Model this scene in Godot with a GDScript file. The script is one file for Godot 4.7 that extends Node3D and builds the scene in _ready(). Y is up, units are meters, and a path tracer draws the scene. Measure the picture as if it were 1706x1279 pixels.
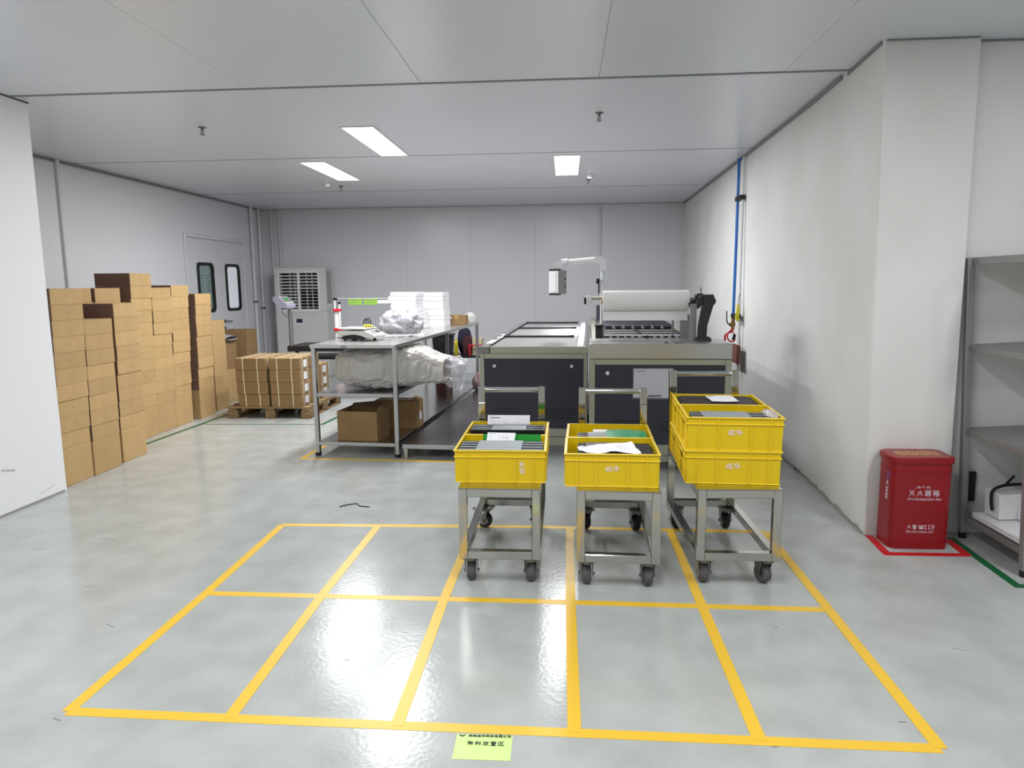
extends Node3D

# ---------------------------------------------------------------- names, metas
var used := {}
var M := {}
var rng := RandomNumberGenerator.new()

func numbered(called: String) -> String:
	if not used.has(called):
		used[called] = 0
		return called
	used[called] += 1
	return "%s_%03d" % [called, used[called]]

func thing(called: String, label: String, category: String, at := Vector3.ZERO, turn := 0.0, group := "") -> Node3D:
	var o := Node3D.new()
	o.name = numbered(called)
	add_child(o)
	o.position = at
	o.rotation.y = turn
	tag(o, label, category, group)
	return o

func tag(o: Node, label: String, category: String, group := "") -> Node:
	o.set_meta("label", label)
	o.set_meta("category", category)
	if group != "":
		o.set_meta("group", group)
	return o

func part(called: String, st, mat: Material, parent: Node = null, label := "") -> MeshInstance3D:
	var mi := MeshInstance3D.new()
	mi.mesh = st if st is Mesh else st.commit()
	mi.material_override = mat
	if parent == null or parent == self:
		mi.name = numbered(called)
		add_child(mi)
	else:
		mi.name = called
		parent.add_child(mi, true)
	if label != "":
		mi.set_meta("label", label)
	return mi

func struct(called: String, st, mat: Material) -> MeshInstance3D:
	var mi := part(called, st, mat)
	mi.set_meta("kind", "structure")
	return mi

func dup(o: Node3D, label: String, group := "") -> Node3D:
	var c: Node3D = o.duplicate()
	var base: String = o.name
	var rx := RegEx.create_from_string("_\\d{3}$")
	c.name = numbered(rx.sub(base, ""))
	add_child(c)
	c.set_meta("label", label)
	if group != "":
		c.set_meta("group", group)
	return c

# ---------------------------------------------------------------- shapes
func S() -> SurfaceTool:
	var st := SurfaceTool.new()
	st.begin(Mesh.PRIMITIVE_TRIANGLES)
	return st

func tri(st: SurfaceTool, a: Vector3, b: Vector3, c: Vector3, na: Vector3, nb: Vector3, nc: Vector3) -> void:
	# a b c run counter-clockwise seen from outside
	st.set_normal(na); st.add_vertex(a)
	st.set_normal(nc); st.add_vertex(c)
	st.set_normal(nb); st.add_vertex(b)

func ftri(st: SurfaceTool, a: Vector3, b: Vector3, c: Vector3) -> void:
	var n := (b - a).cross(c - a).normalized()
	tri(st, a, b, c, n, n, n)

func quad(st: SurfaceTool, a: Vector3, b: Vector3, c: Vector3, d: Vector3) -> void:
	var n := (c - a).cross(d - b).normalized()
	tri(st, a, b, c, n, n, n)
	tri(st, a, c, d, n, n, n)

func uvquad(st: SurfaceTool, a: Vector3, b: Vector3, c: Vector3, d: Vector3) -> void:
	# lower left, lower right, upper right, upper left
	var n := (c - a).cross(d - b).normalized()
	for k in [[a, Vector2(0, 1)], [c, Vector2(1, 0)], [b, Vector2(1, 1)], [a, Vector2(0, 1)], [d, Vector2(0, 0)], [c, Vector2(1, 0)]]:
		st.set_normal(n)
		st.set_uv(k[1])
		st.add_vertex(k[0])

func box(st: SurfaceTool, c: Vector3, s: Vector3, bev := 0.0, basis := Basis.IDENTITY) -> void:
	var h := s * 0.5
	bev = min(bev, min(h.x, min(h.y, h.z)) * 0.9)
	if bev <= 0.0:
		for ax in 3:
			for sg in [-1.0, 1.0]:
				var n := Vector3.ZERO
				n[ax] = sg
				var u := Vector3.ZERO
				u[(ax + 1) % 3] = 1.0
				var v := n.cross(u)
				var q := []
				for k in [[-1, -1], [1, -1], [1, 1], [-1, 1]]:
					q.append(c + basis * ((n + u * k[0] + v * k[1]) * h))
				quad(st, q[0], q[1], q[2], q[3])
		return
	var i := h - Vector3.ONE * bev
	for ax in 3:
		for sg in [-1.0, 1.0]:
			var n := Vector3.ZERO
			n[ax] = sg
			var u := Vector3.ZERO
			u[(ax + 1) % 3] = 1.0
			var v := n.cross(u)
			var q := []
			for k in [[-1, -1], [1, -1], [1, 1], [-1, 1]]:
				q.append(c + basis * (n * h + (u * k[0] + v * k[1]) * i))
			quad(st, q[0], q[1], q[2], q[3])
	for ax in 3:
		var b1 := (ax + 1) % 3
		var b2 := (ax + 2) % 3
		for s1 in [-1.0, 1.0]:
			for s2 in [-1.0, 1.0]:
				var p := []
				for k in [-1.0, 1.0]:
					var p1 := Vector3.ZERO
					p1[ax] = k * i[ax]; p1[b1] = s1 * h[b1]; p1[b2] = s2 * i[b2]
					var p2 := Vector3.ZERO
					p2[ax] = k * i[ax]; p2[b1] = s1 * i[b1]; p2[b2] = s2 * h[b2]
					p.append(c + basis * p1)
					p.append(c + basis * p2)
				if s1 * s2 > 0:
					quad(st, p[0], p[2], p[3], p[1])
				else:
					quad(st, p[0], p[1], p[3], p[2])
	for sx in [-1.0, 1.0]:
		for sy in [-1.0, 1.0]:
			for sz in [-1.0, 1.0]:
				var sv := Vector3(sx, sy, sz)
				var a := c + basis * (sv * Vector3(h.x, i.y, i.z))
				var b := c + basis * (sv * Vector3(i.x, h.y, i.z))
				var d := c + basis * (sv * Vector3(i.x, i.y, h.z))
				if sx * sy * sz > 0:
					ftri(st, a, b, d)
				else:
					ftri(st, a, d, b)

# a box given by its extents
func span(st: SurfaceTool, x0: float, x1: float, y0: float, y1: float, z0: float, z1: float, bev := 0.0) -> void:
	box(st, Vector3((x0 + x1) / 2, (y0 + y1) / 2, (z0 + z1) / 2), Vector3(absf(x1 - x0), absf(y1 - y0), absf(z1 - z0)), bev)

func bar(st: SurfaceTool, a: Vector3, b: Vector3, w: float, t: float, up := Vector3.UP, bev := 0.0) -> void:
	var d := (b - a).normalized()
	if absf(d.dot(up)) > 0.98:
		up = Vector3.BACK
	var x := up.cross(d).normalized()
	var y := d.cross(x).normalized()
	box(st, (a + b) / 2, Vector3(w, t, a.distance_to(b)), bev, Basis(x, y, d))

func frame_of(d: Vector3) -> Array:
	var up := Vector3.UP if absf(d.y) < 0.9 else Vector3.BACK
	var x := up.cross(d).normalized()
	return [x, d.cross(x).normalized()]

func cyl(st: SurfaceTool, a: Vector3, b: Vector3, r: float, n := 14, r2 := -1.0, caps := true) -> void:
	if r2 < 0.0:
		r2 = r
	var d := (b - a).normalized()
	var f := frame_of(d)
	for k in n:
		var t0 := TAU * k / n
		var t1 := TAU * (k + 1) / n
		var e0: Vector3 = f[0] * cos(t0) + f[1] * sin(t0)
		var e1: Vector3 = f[0] * cos(t1) + f[1] * sin(t1)
		tri(st, a + e0 * r, a + e1 * r, b + e1 * r2, e0, e1, e1)
		tri(st, a + e0 * r, b + e1 * r2, b + e0 * r2, e0, e1, e0)
		if caps:
			tri(st, a, a + e1 * r, a + e0 * r, -d, -d, -d)
			tri(st, b, b + e0 * r2, b + e1 * r2, d, d, d)

func tube(st: SurfaceTool, p: Array, r: float, n := 8) -> void:
	var d: Vector3 = (p[1] - p[0]).normalized()
	var f := frame_of(d)
	var x: Vector3 = f[0]
	var rings := []
	for k in p.size():
		var dir: Vector3 = (p[min(k + 1, p.size() - 1)] - p[max(k - 1, 0)]).normalized()
		x = (x - dir * x.dot(dir)).normalized()
		var y := dir.cross(x)
		var ring := []
		for j in n:
			var t := TAU * j / n
			ring.append(x * cos(t) + y * sin(t))
		rings.append(ring)
	for k in p.size() - 1:
		for j in n:
			var j1 := (j + 1) % n
			var a: Vector3 = rings[k][j]
			var b: Vector3 = rings[k][j1]
			var c: Vector3 = rings[k + 1][j1]
			var e: Vector3 = rings[k + 1][j]
			tri(st, p[k] + a * r, p[k] + b * r, p[k + 1] + c * r, a, b, c)
			tri(st, p[k] + a * r, p[k + 1] + c * r, p[k + 1] + e * r, a, c, e)
	for k in [0, p.size() - 1]:
		for j in n:
			var a: Vector3 = p[k] + rings[k][j] * r
			var b: Vector3 = p[k] + rings[k][(j + 1) % n] * r
			if k == 0:
				ftri(st, p[k], b, a)
			else:
				ftri(st, p[k], a, b)

func curve(pts: Array, steps := 6) -> Array:
	var out := []
	for k in pts.size() - 1:
		var p0: Vector3 = pts[max(k - 1, 0)]
		var p1: Vector3 = pts[k]
		var p2: Vector3 = pts[k + 1]
		var p3: Vector3 = pts[min(k + 2, pts.size() - 1)]
		for j in steps:
			out.append(p1.cubic_interpolate(p2, p0, p3, float(j) / steps))
	out.append(pts[-1])
	return out

func lathe(st: SurfaceTool, prof: Array, at: Vector3, axis: Vector3, n := 18) -> void:
	# profile of Vector2(radius, height along axis), from bottom to top, outside to the right
	var f := frame_of(axis)
	for k in prof.size() - 1:
		var p: Vector2 = prof[k]
		var q: Vector2 = prof[k + 1]
		var nn := Vector2(q.y - p.y, p.x - q.x).normalized()
		for j in n:
			var t0 := TAU * j / n
			var t1 := TAU * (j + 1) / n
			var e0: Vector3 = f[0] * cos(t0) + f[1] * sin(t0)
			var e1: Vector3 = f[0] * cos(t1) + f[1] * sin(t1)
			var n0 := (e0 * nn.x + axis * nn.y).normalized()
			var n1 := (e1 * nn.x + axis * nn.y).normalized()
			var a := at + e0 * p.x + axis * p.y
			var b := at + e1 * p.x + axis * p.y
			var c := at + e1 * q.x + axis * q.y
			var d := at + e0 * q.x + axis * q.y
			if p.x > 1e-6:
				tri(st, a, b, c, n0, n1, n1)
			if q.x > 1e-6:
				tri(st, a, c, d, n0, n1, n0)

# polygon in the plane of u and v, pushed along w (u x v = w)
func prism(st: SurfaceTool, poly: Array, at: Vector3, u: Vector3, v: Vector3, depth: float) -> void:
	var w := u.cross(v).normalized()
	var pv := PackedVector2Array(poly)
	if Geometry2D.is_polygon_clockwise(pv):
		pv.reverse()
	var ix := Geometry2D.triangulate_polygon(pv)
	for k in range(0, ix.size(), 3):
		var t := [pv[ix[k]], pv[ix[k + 1]], pv[ix[k + 2]]]
		if (t[1] - t[0]).cross(t[2] - t[0]) < 0:
			t = [t[0], t[2], t[1]]
		var g := []
		for p in t:
			g.append(at + u * p.x + v * p.y)
		tri(st, g[0] + w * depth, g[1] + w * depth, g[2] + w * depth, w, w, w)
		tri(st, g[0], g[2], g[1], -w, -w, -w)
	for k in pv.size():
		var p := pv[k]
		var q := pv[(k + 1) % pv.size()]
		var a := at + u * p.x + v * p.y
		var b := at + u * q.x + v * q.y
		quad(st, a, b, b + w * depth, a + w * depth)

func rounded(w: float, h: float, r: float, n := 5) -> Array:
	var out := []
	for c in [[1, 1, 0], [-1, 1, 1], [-1, -1, 2], [1, -1, 3]]:
		for k in n + 1:
			var t: float = PI / 2 * (c[2] + float(k) / n)
			out.append(Vector2(c[0] * (w / 2 - r) + cos(t) * r, c[1] * (h / 2 - r) + sin(t) * r))
	return out

# a smooth closed or open grid surface; f(u, v) for u, v in 0..1
func skin(nu: int, nv: int, f: Callable, flip := false) -> SurfaceTool:
	var st := S()
	st.set_smooth_group(0)
	var g := []
	for i in nu + 1:
		var row := []
		for j in nv + 1:
			row.append(f.call(float(i) / nu, float(j) / nv))
		g.append(row)
	for i in nu:
		for j in nv:
			var a: Vector3 = g[i][j]
			var b: Vector3 = g[i + 1][j]
			var c: Vector3 = g[i + 1][j + 1]
			var d: Vector3 = g[i][j + 1]
			var order := [a, c, b, a, d, c]
			if flip:
				order = [a, b, c, a, c, d]
			for p in order:
				st.add_vertex(p)
	st.generate_normals()
	return st

func crumple(seed_: int, freq: float) -> FastNoiseLite:
	var nz := FastNoiseLite.new()
	nz.seed = seed_
	nz.frequency = freq
	nz.noise_type = FastNoiseLite.TYPE_SIMPLEX
	nz.fractal_type = FastNoiseLite.FRACTAL_RIDGED
	nz.fractal_octaves = 3
	return nz

# lumpy bag with a flat foot
func bag(r: Vector3, amp: float, freq: float, seed_: int, nu := 36, nv := 24) -> SurfaceTool:
	var nz := crumple(seed_, freq)
	return skin(nu, nv, func(u: float, v: float) -> Vector3:
		var t := u * TAU
		if u == 1.0: t = 0.0
		var ph := v * PI
		var d := Vector3(cos(t) * sin(ph), -cos(ph), sin(t) * sin(ph))
		var k := 1.0 + amp * nz.get_noise_3dv(d * 10.0)
		var p := d * r * k
		p.y = max(p.y + r.y * 0.75, 0.0)
		return p)

# ---------------------------------------------------------------- lettering by strokes (100 x 100 cell, y down)
const G := {
	"屹": "2,36,2,84,40,84|40,34,40,88|21,12,21,84|60,6,48,32|54,22,96,22|52,44,88,44,56,84,60,92,94,92,96,78",
	"华": "30,6,6,38|22,24,22,52|80,12,44,36|54,6,54,44,60,48,90,48,92,36|4,68,96,68|50,52,50,99",
	"灭": "12,12,88,12|50,20,50,50,12,95|50,50,90,95|24,36,32,56|78,34,64,54",
	"火": "50,6,50,45,10,94|50,45,92,94|22,30,31,54|80,26,64,48",
	"器": "12,6,40,6,40,30,12,30,12,6|60,6,88,6,88,30,60,30,60,6|12,68,40,68,40,94,12,94,12,68|60,68,88,68,88,94,60,94,60,68|6,48,94,48|50,34,48,48,8,66|52,48,92,66|66,34,76,42",
	"箱": "22,2,8,24|18,12,46,12|30,13,34,24|64,2,52,24|60,12,94,12|74,13,78,24|4,42,50,42|27,28,27,98|27,44,6,78|28,46,48,66|58,34,92,34,92,96,58,96,58,34|58,54,92,54|58,75,92,75",
	"警": "8,14,48,14|20,5,20,22|36,5,36,22|16,24,8,42|14,30,46,30,42,52|18,38,32,38,32,48,18,48,18,38|64,3,52,26|60,15,96,15|84,16,54,52|62,26,94,52|48,54,54,59|10,65,92,65|24,73,78,73|24,80,78,80|26,87,76,87,76,99,26,99,26,87",
	"来": "14,22,86,22|28,32,36,48|72,32,62,48|5,54,95,54|50,5,50,98|48,56,10,92|52,56,92,92",
	"料": "12,12,20,30|42,10,32,30|4,40,50,40|27,6,27,96|26,44,6,74|28,44,48,64|60,14,70,26|56,36,68,46|52,70,98,58|80,4,80,98",
	"放": "24,4,30,16|4,24,52,24|24,24,22,60,6,94|24,46,46,46,42,90,30,86|66,4,54,40|62,28,98,28|86,28,74,62,50,95|62,42,76,74,98,95",
	"置": "14,6,86,6,86,28,14,28,14,6|38,6,38,28|62,6,62,28|8,40,92,40|50,32,50,50|28,50,72,50,72,90,28,90,28,50|28,62,72,62|28,76,72,76|4,97,96,97",
	"区": "92,8,10,8,10,92,96,92|74,24,28,78|34,26,80,80",
	"湖": "6,10,18,22|2,36,14,48|3,94,18,62|24,30,56,30|40,8,40,50|28,50,54,50,54,86,28,86,28,50|64,10,64,70,56,94|64,10,94,10,94,94|64,36,94,36|64,60,94,60",
	"南": "12,18,88,18|50,4,50,34|12,96,12,34,88,34,88,96|36,42,40,54|64,42,60,54|28,58,72,58|28,74,72,74|50,58,50,94",
	"科": "42,6,10,18|4,34,52,34|28,14,28,96|26,38,6,72|30,40,50,60|60,14,70,26|56,36,68,46|52,70,98,58|80,4,80,98",
	"技": "4,28,42,28|24,6,24,92,12,86|4,66,42,52|46,26,98,26|71,6,71,46|50,46,90,46,46,95|56,54,96,95",
	"有": "6,24,94,24|48,4,8,66|34,42,34,98|34,42,80,42,80,98|34,59,80,59|34,76,80,76",
	"限": "10,98,10,8,40,8,28,44,40,62,14,68|54,8,88,8,88,44,54,44|54,26,88,26|54,8,54,94,70,86|66,50,96,95|90,54,74,68",
	"公": "36,8,6,46|62,8,96,46|44,44,20,88,74,84|60,64,84,95",
	"司": "10,10,90,10,90,94,74,88|12,32,68,32|18,50,62,50,62,82,18,82,18,50",
}

func strokes(st: SurfaceTool, text: String, at: Vector3, right: Vector3, up: Vector3, size: float, pen: float, gap := 0.12) -> void:
	var n := right.cross(up).normalized()
	var x := 0.0
	var lift := 0.0
	for ch in text:
		if G.has(ch):
			for line in G[ch].split("|"):
				var v: PackedFloat64Array = line.split_floats(",")
				for k in range(0, v.size() - 2, 2):
					var a := at + right * (x + v[k] / 100.0 * size) + up * (size - v[k + 1] / 100.0 * size)
					var b := at + right * (x + v[k + 2] / 100.0 * size) + up * (size - v[k + 3] / 100.0 * size)
					var d := (b - a).normalized()
					var s := n.cross(d) * pen * 0.5
					lift += 0.00003
					a += n * lift - d * pen * 0.3
					b += n * lift + d * pen * 0.3
					quad(st, a - s, b - s, b + s, a + s)
		x += size * (1.0 + gap)

func words(text: String, height: float, mat: Material, parent: Node, at: Vector3, slant := 0.0, serif := true, called := "lettering") -> MeshInstance3D:
	var tm := TextMesh.new()
	var f := SystemFont.new()
	f.font_names = PackedStringArray(["Droid Serif" if serif else "Droid Sans"])
	tm.font = f
	tm.text = text
	tm.font_size = 64
	tm.pixel_size = height / 46.0
	tm.depth = 0.0006
	tm.curve_step = 2.0
	tm.horizontal_alignment = HORIZONTAL_ALIGNMENT_CENTER
	var mi := part(called, tm, mat, parent)
	mi.transform = Transform3D(Basis(Vector3.RIGHT, Vector3(slant, 1, 0), Vector3.BACK), at)
	return mi

# ---------------------------------------------------------------- materials
func mat(called: String, c: Color, rough := 0.6, metal := 0.0) -> StandardMaterial3D:
	var m := StandardMaterial3D.new()
	m.resource_name = called
	m.albedo_color = c
	m.roughness = rough
	m.metallic = metal
	M[called] = m
	return m

func noise_tex(freq: float, seed_: int, ramp: Array, size := 512, octaves := 4) -> NoiseTexture2D:
	var nz := FastNoiseLite.new()
	nz.seed = seed_
	nz.frequency = freq
	nz.fractal_octaves = octaves
	var t := NoiseTexture2D.new()
	t.width = size
	t.height = size
	t.seamless = true
	t.noise = nz
	var g := Gradient.new()
	g.set_color(0, ramp[0])
	g.set_color(1, ramp[1])
	t.color_ramp = g
	return t

func tri_uv(m: StandardMaterial3D, scale: float, world := true) -> void:
	m.uv1_triplanar = true
	m.uv1_world_triplanar = world
	m.uv1_scale = Vector3.ONE * scale

func sheet_mat(called: String, draw: Callable, w: int, h: int, rough := 0.7) -> StandardMaterial3D:
	var im := Image.create(w, h, false, Image.FORMAT_RGB8)
	draw.call(im)
	var m := mat(called, Color.WHITE, rough)
	m.albedo_texture = ImageTexture.create_from_image(im)
	return m

func materials() -> void:
	var fl := mat("floor_epoxy", Color(0.715, 0.73, 0.72), 0.215)
	fl.albedo_texture = noise_tex(0.006, 3, [Color(0.90, 0.90, 0.89), Color(1, 1, 1)], 1024, 5)
	fl.roughness_texture = noise_tex(0.012, 8, [Color(0.75, 0.75, 0.75), Color(1, 1, 1)], 512, 4)
	fl.roughness_texture_channel = BaseMaterial3D.TEXTURE_CHANNEL_RED
	fl.normal_enabled = true
	var fn := noise_tex(0.07, 5, [Color.BLACK, Color.WHITE], 1024, 4)
	fn.as_normal_map = true
	fn.bump_strength = 1.2
	fl.normal_texture = fn
	fl.normal_scale = 0.13
	fl.metallic_specular = 0.42
	tri_uv(fl, 0.45)
	mat("ceiling_paint", Color(0.875, 0.885, 0.915), 0.26)
	mat("trim_grey", Color(0.50, 0.51, 0.52), 0.4)
	mat("wall_panel", Color(0.855, 0.86, 0.875), 0.3)
	var ww := mat("wall_white", Color(0.905, 0.905, 0.895), 0.55)
	ww.albedo_texture = noise_tex(0.004, 21, [Color(0.95, 0.95, 0.94), Color(1, 1, 1)], 512, 5)
	tri_uv(ww, 0.5)
	mat("pillar_white", Color(0.93, 0.93, 0.935), 0.5)
	mat("scuff", Color(0.60, 0.59, 0.575), 0.8)
	mat("wall_smudge", Color(0.74, 0.735, 0.73), 0.7)
	mat("floor_scuff", Color(0.42, 0.42, 0.41), 0.6)
	mat("dirt", Color(0.30, 0.29, 0.27), 0.9)
	mat("door_paint", Color(0.83, 0.835, 0.85), 0.4)
	mat("pipe_white", Color(0.84, 0.845, 0.85), 0.35)
	mat("black_rubber", Color(0.045, 0.047, 0.05), 0.55)
	mat("black_plastic", Color(0.06, 0.06, 0.065), 0.45)
	mat("dark_fabric", Color(0.05, 0.055, 0.075), 0.9)
	mat("tyre_grey", Color(0.33, 0.325, 0.33), 0.65)
	mat("tyre_dark", Color(0.11, 0.115, 0.13), 0.6)
	var ss := mat("stainless", Color(0.76, 0.75, 0.72), 0.13, 1.0)
	ss.roughness_texture = noise_tex(0.02, 12, [Color(0.75, 0.75, 0.75), Color(1, 1, 1)], 256, 3)
	ss.roughness_texture_channel = BaseMaterial3D.TEXTURE_CHANNEL_RED
	tri_uv(ss, 1.5)
	mat("cover_steel", Color(0.78, 0.775, 0.76), 0.3, 0.95)
	mat("bench_top_steel", Color(0.78, 0.775, 0.77), 0.22, 0.85)
	mat("bench_steel", Color(0.74, 0.735, 0.73), 0.22, 1.0)
	mat("steel_frame", Color(0.66, 0.66, 0.60), 0.42, 0.75)
	mat("shelf_grey", Color(0.60, 0.60, 0.595), 0.42, 0.6)
	mat("steel_dull", Color(0.52, 0.52, 0.51), 0.4, 0.9)
	mat("chrome", Color(0.82, 0.82, 0.82), 0.12, 1.0)
	var pf := mat("plate_perforated", Color(0.44, 0.44, 0.45), 0.26, 0.85)
	var im := Image.create(64, 64, false, Image.FORMAT_L8)
	im.fill(Color.WHITE)
	for y in 64:
		for x in 64:
			var cx := float(x % 32) - 16.0
			var cy := float(y % 32) - 16.0
			if cx * cx + cy * cy < 60.0:
				im.set_pixel(x, y, Color(0.25, 0.25, 0.25))
	im.bump_map_to_normal_map(10.0)
	pf.normal_enabled = true
	pf.normal_texture = ImageTexture.create_from_image(im)
	pf.normal_scale = 1.0
	tri_uv(pf, 12.0, false)
	mat("machine_dark", Color(0.165, 0.17, 0.215), 0.42)
	mat("machine_slot", Color(0.055, 0.055, 0.065), 0.7)
	mat("slat_steel", Color(0.80, 0.79, 0.785), 0.27, 0.85)
	mat("slat_dark", Color(0.26, 0.25, 0.26), 0.35, 0.8)
	mat("stand_black", Color(0.13, 0.14, 0.155), 0.5)
	mat("grey_paint", Color(0.56, 0.555, 0.565), 0.45)
	mat("alu_white", Color(0.86, 0.855, 0.86), 0.35)
	var ye := mat("crate_yellow", Color(0.86, 0.735, 0.02), 0.36)
	ye.subsurf_scatter_enabled = false
	mat("crate_edge_lit", Color(0.94, 0.81, 0.16), 0.4)  # thin worn edges; the light they catch is put into the yellow
	mat("print_white", Color(0.93, 0.87, 0.86), 0.6)
	mat("print_pale", Color(0.87, 0.80, 0.85), 0.6)
	mat("plate_grey", Color(0.60, 0.62, 0.63), 0.45, 0.2)
	mat("plate_black", Color(0.14, 0.13, 0.145), 0.45, 0.2)
	mat("plate_brown", Color(0.20, 0.15, 0.15), 0.45, 0.2)
	mat("green_card", Color(0.06, 0.58, 0.16), 0.5)
	var gf := mat("green_film", Color(0.16, 0.62, 0.40), 0.3)
	gf.backlight_enabled = true
	gf.backlight = Color(0.1, 0.3, 0.2)
	for k in 5:
		var v := 0.97 + 0.015 * k
		var cb := mat("carton_%d" % k, Color(0.735 * v, 0.61 * v, 0.42 * v), 0.85)
		cb.albedo_texture = noise_tex(0.01, 40 + k, [Color(0.96, 0.955, 0.95), Color(1, 1, 1)], 256, 3)
		tri_uv(cb, 1.6, false)
	mat("carton_inside_shade", Color(0.44, 0.335, 0.285), 0.9)  # darker inner kraft with the shade of open ends put in
	var cbd := mat("carton_brown", Color(0.57, 0.46, 0.305), 0.85)
	cbd.albedo_texture = noise_tex(0.01, 51, [Color(0.93, 0.92, 0.91), Color(1, 1, 1)], 256, 3)
	tri_uv(cbd, 1.6, false)
	mat("packing_tape", Color(0.70, 0.55, 0.34), 0.25)
	mat("strap_white", Color(0.90, 0.87, 0.76), 0.4)
	mat("label_white", Color(0.90, 0.90, 0.92), 0.6)
	mat("ink", Color(0.16, 0.15, 0.16), 0.7)
	mat("ink_faint", Color(0.58, 0.47, 0.33), 0.8)
	var wd := mat("pallet_wood", Color(0.62, 0.52, 0.38), 0.85)
	wd.albedo_texture = noise_tex(0.03, 61, [Color(0.72, 0.70, 0.66), Color(1, 1, 1)], 256, 4)
	tri_uv(wd, 2.0, false)
	wd.uv1_scale = Vector3(1, 6, 6)
	mat("tape_yellow", Color(0.91, 0.735, 0.21), 0.4)
	mat("tape_green", Color(0.07, 0.36, 0.20), 0.4)
	mat("tape_red", Color(0.76, 0.09, 0.13), 0.4)
	mat("sign_green", Color(0.80, 0.93, 0.56), 0.45)
	mat("card_green", Color(0.48, 0.64, 0.25), 0.5)
	mat("red_enamel", Color(0.55, 0.045, 0.09), 0.28)
	mat("gold_print", Color(0.80, 0.66, 0.42), 0.5)
	mat("blue_print", Color(0.42, 0.36, 0.62), 0.5)
	mat("foam_white", Color(0.83, 0.83, 0.835), 0.75)
	mat("paper_white", Color(0.92, 0.92, 0.93), 0.5)
	mat("film_white", Color(0.93, 0.925, 0.92), 0.42)
	var wrap := mat("wrap_milky", Color(0.74, 0.725, 0.70), 0.14)
	wrap.clearcoat_enabled = true
	wrap.clearcoat = 1.0
	wrap.clearcoat_roughness = 0.12
	mat("wrap_core", Color(0.72, 0.70, 0.665), 0.6)
	var wfm := mat("wrap_film", Color(0.90, 0.89, 0.87, 0.5), 0.12)
	wfm.transparency = BaseMaterial3D.TRANSPARENCY_ALPHA
	wfm.cull_mode = BaseMaterial3D.CULL_DISABLED
	var clear := mat("wrap_clear", Color(0.92, 0.90, 0.92, 0.28), 0.12)
	clear.transparency = BaseMaterial3D.TRANSPARENCY_ALPHA
	clear.cull_mode = BaseMaterial3D.CULL_DISABLED
	var sl := mat("sleeve_clear", Color(0.95, 0.95, 0.97, 0.12), 0.08)
	sl.transparency = BaseMaterial3D.TRANSPARENCY_ALPHA
	var sft := mat("sleeve_soft", Color(0.85, 0.83, 0.82, 0.5), 0.24)
	sft.transparency = BaseMaterial3D.TRANSPARENCY_ALPHA
	var silver := mat("silver_bag", Color(0.78, 0.78, 0.795), 0.28, 0.0)
	silver.albedo_texture = noise_tex(0.05, 71, [Color(0.62, 0.63, 0.65), Color(1, 1, 1)], 256, 4)
	tri_uv(silver, 3.0, false)
	mat("grey_pad", Color(0.60, 0.57, 0.57), 0.7)
	mat("pink_bag", Color(0.66, 0.56, 0.58), 0.4)
	mat("cabinet_white", Color(0.80, 0.80, 0.79), 0.45)
	mat("cabinet_vane", Color(0.86, 0.865, 0.86), 0.4)
	mat("gap_shade_black", Color(0.035, 0.035, 0.04), 0.95)  # shade between the crate parts, put into the colour
	mat("hollow_dark", Color(0.07, 0.075, 0.085), 0.8)
	mat("screen_blue", Color(0.10, 0.12, 0.24), 0.2)
	mat("scale_shell", Color(0.80, 0.80, 0.77), 0.4)
	mat("scale_mauve", Color(0.62, 0.62, 0.70), 0.4)
	mat("keypad_grey", Color(0.40, 0.38, 0.37), 0.5)
	var lcd := mat("lcd_screen", Color(0.22, 0.45, 0.28), 0.25)
	lcd.emission_enabled = true
	lcd.emission = Color(0.30, 0.75, 0.40)
	lcd.emission_energy_multiplier = 0.03
	mat("red_plastic", Color(0.78, 0.10, 0.16), 0.45)
	mat("yellow_tool", Color(0.82, 0.76, 0.10), 0.4)
	mat("blue_hose", Color(0.15, 0.42, 0.74), 0.35)
	mat("brass", Color(0.62, 0.50, 0.30), 0.35, 0.9)
	mat("maroon", Color(0.27, 0.10, 0.12), 0.7)
	mat("board_brown", Color(0.45, 0.28, 0.24), 0.8)
	mat("navy", Color(0.07, 0.075, 0.17), 0.8)
	mat("cream", Color(0.78, 0.74, 0.60), 0.7)
	mat("table_dark", Color(0.13, 0.13, 0.14), 0.35)
	var gl := mat("window_glass", Color(0.75, 0.86, 0.84, 0.25), 0.05)
	gl.transparency = BaseMaterial3D.TRANSPARENCY_ALPHA
	var fr := mat("frosted_pane", Color(0.93, 0.94, 0.96), 0.3)
	fr.emission_enabled = true
	fr.emission = Color(0.85, 0.87, 0.92)
	fr.emission_energy_multiplier = 0.22  # pane is no lamp: its glow stands for the lit room behind
	mat("blind_teal", Color(0.34, 0.42, 0.42), 0.4)
	var em := mat("light_diffuser", Color(0.95, 0.95, 0.95), 0.5)
	em.emission_enabled = true
	em.emission = Color(1.0, 0.985, 1.0)
	em.emission_energy_multiplier = 2.2

const YAW_CAM := 0.0764943834

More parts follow.
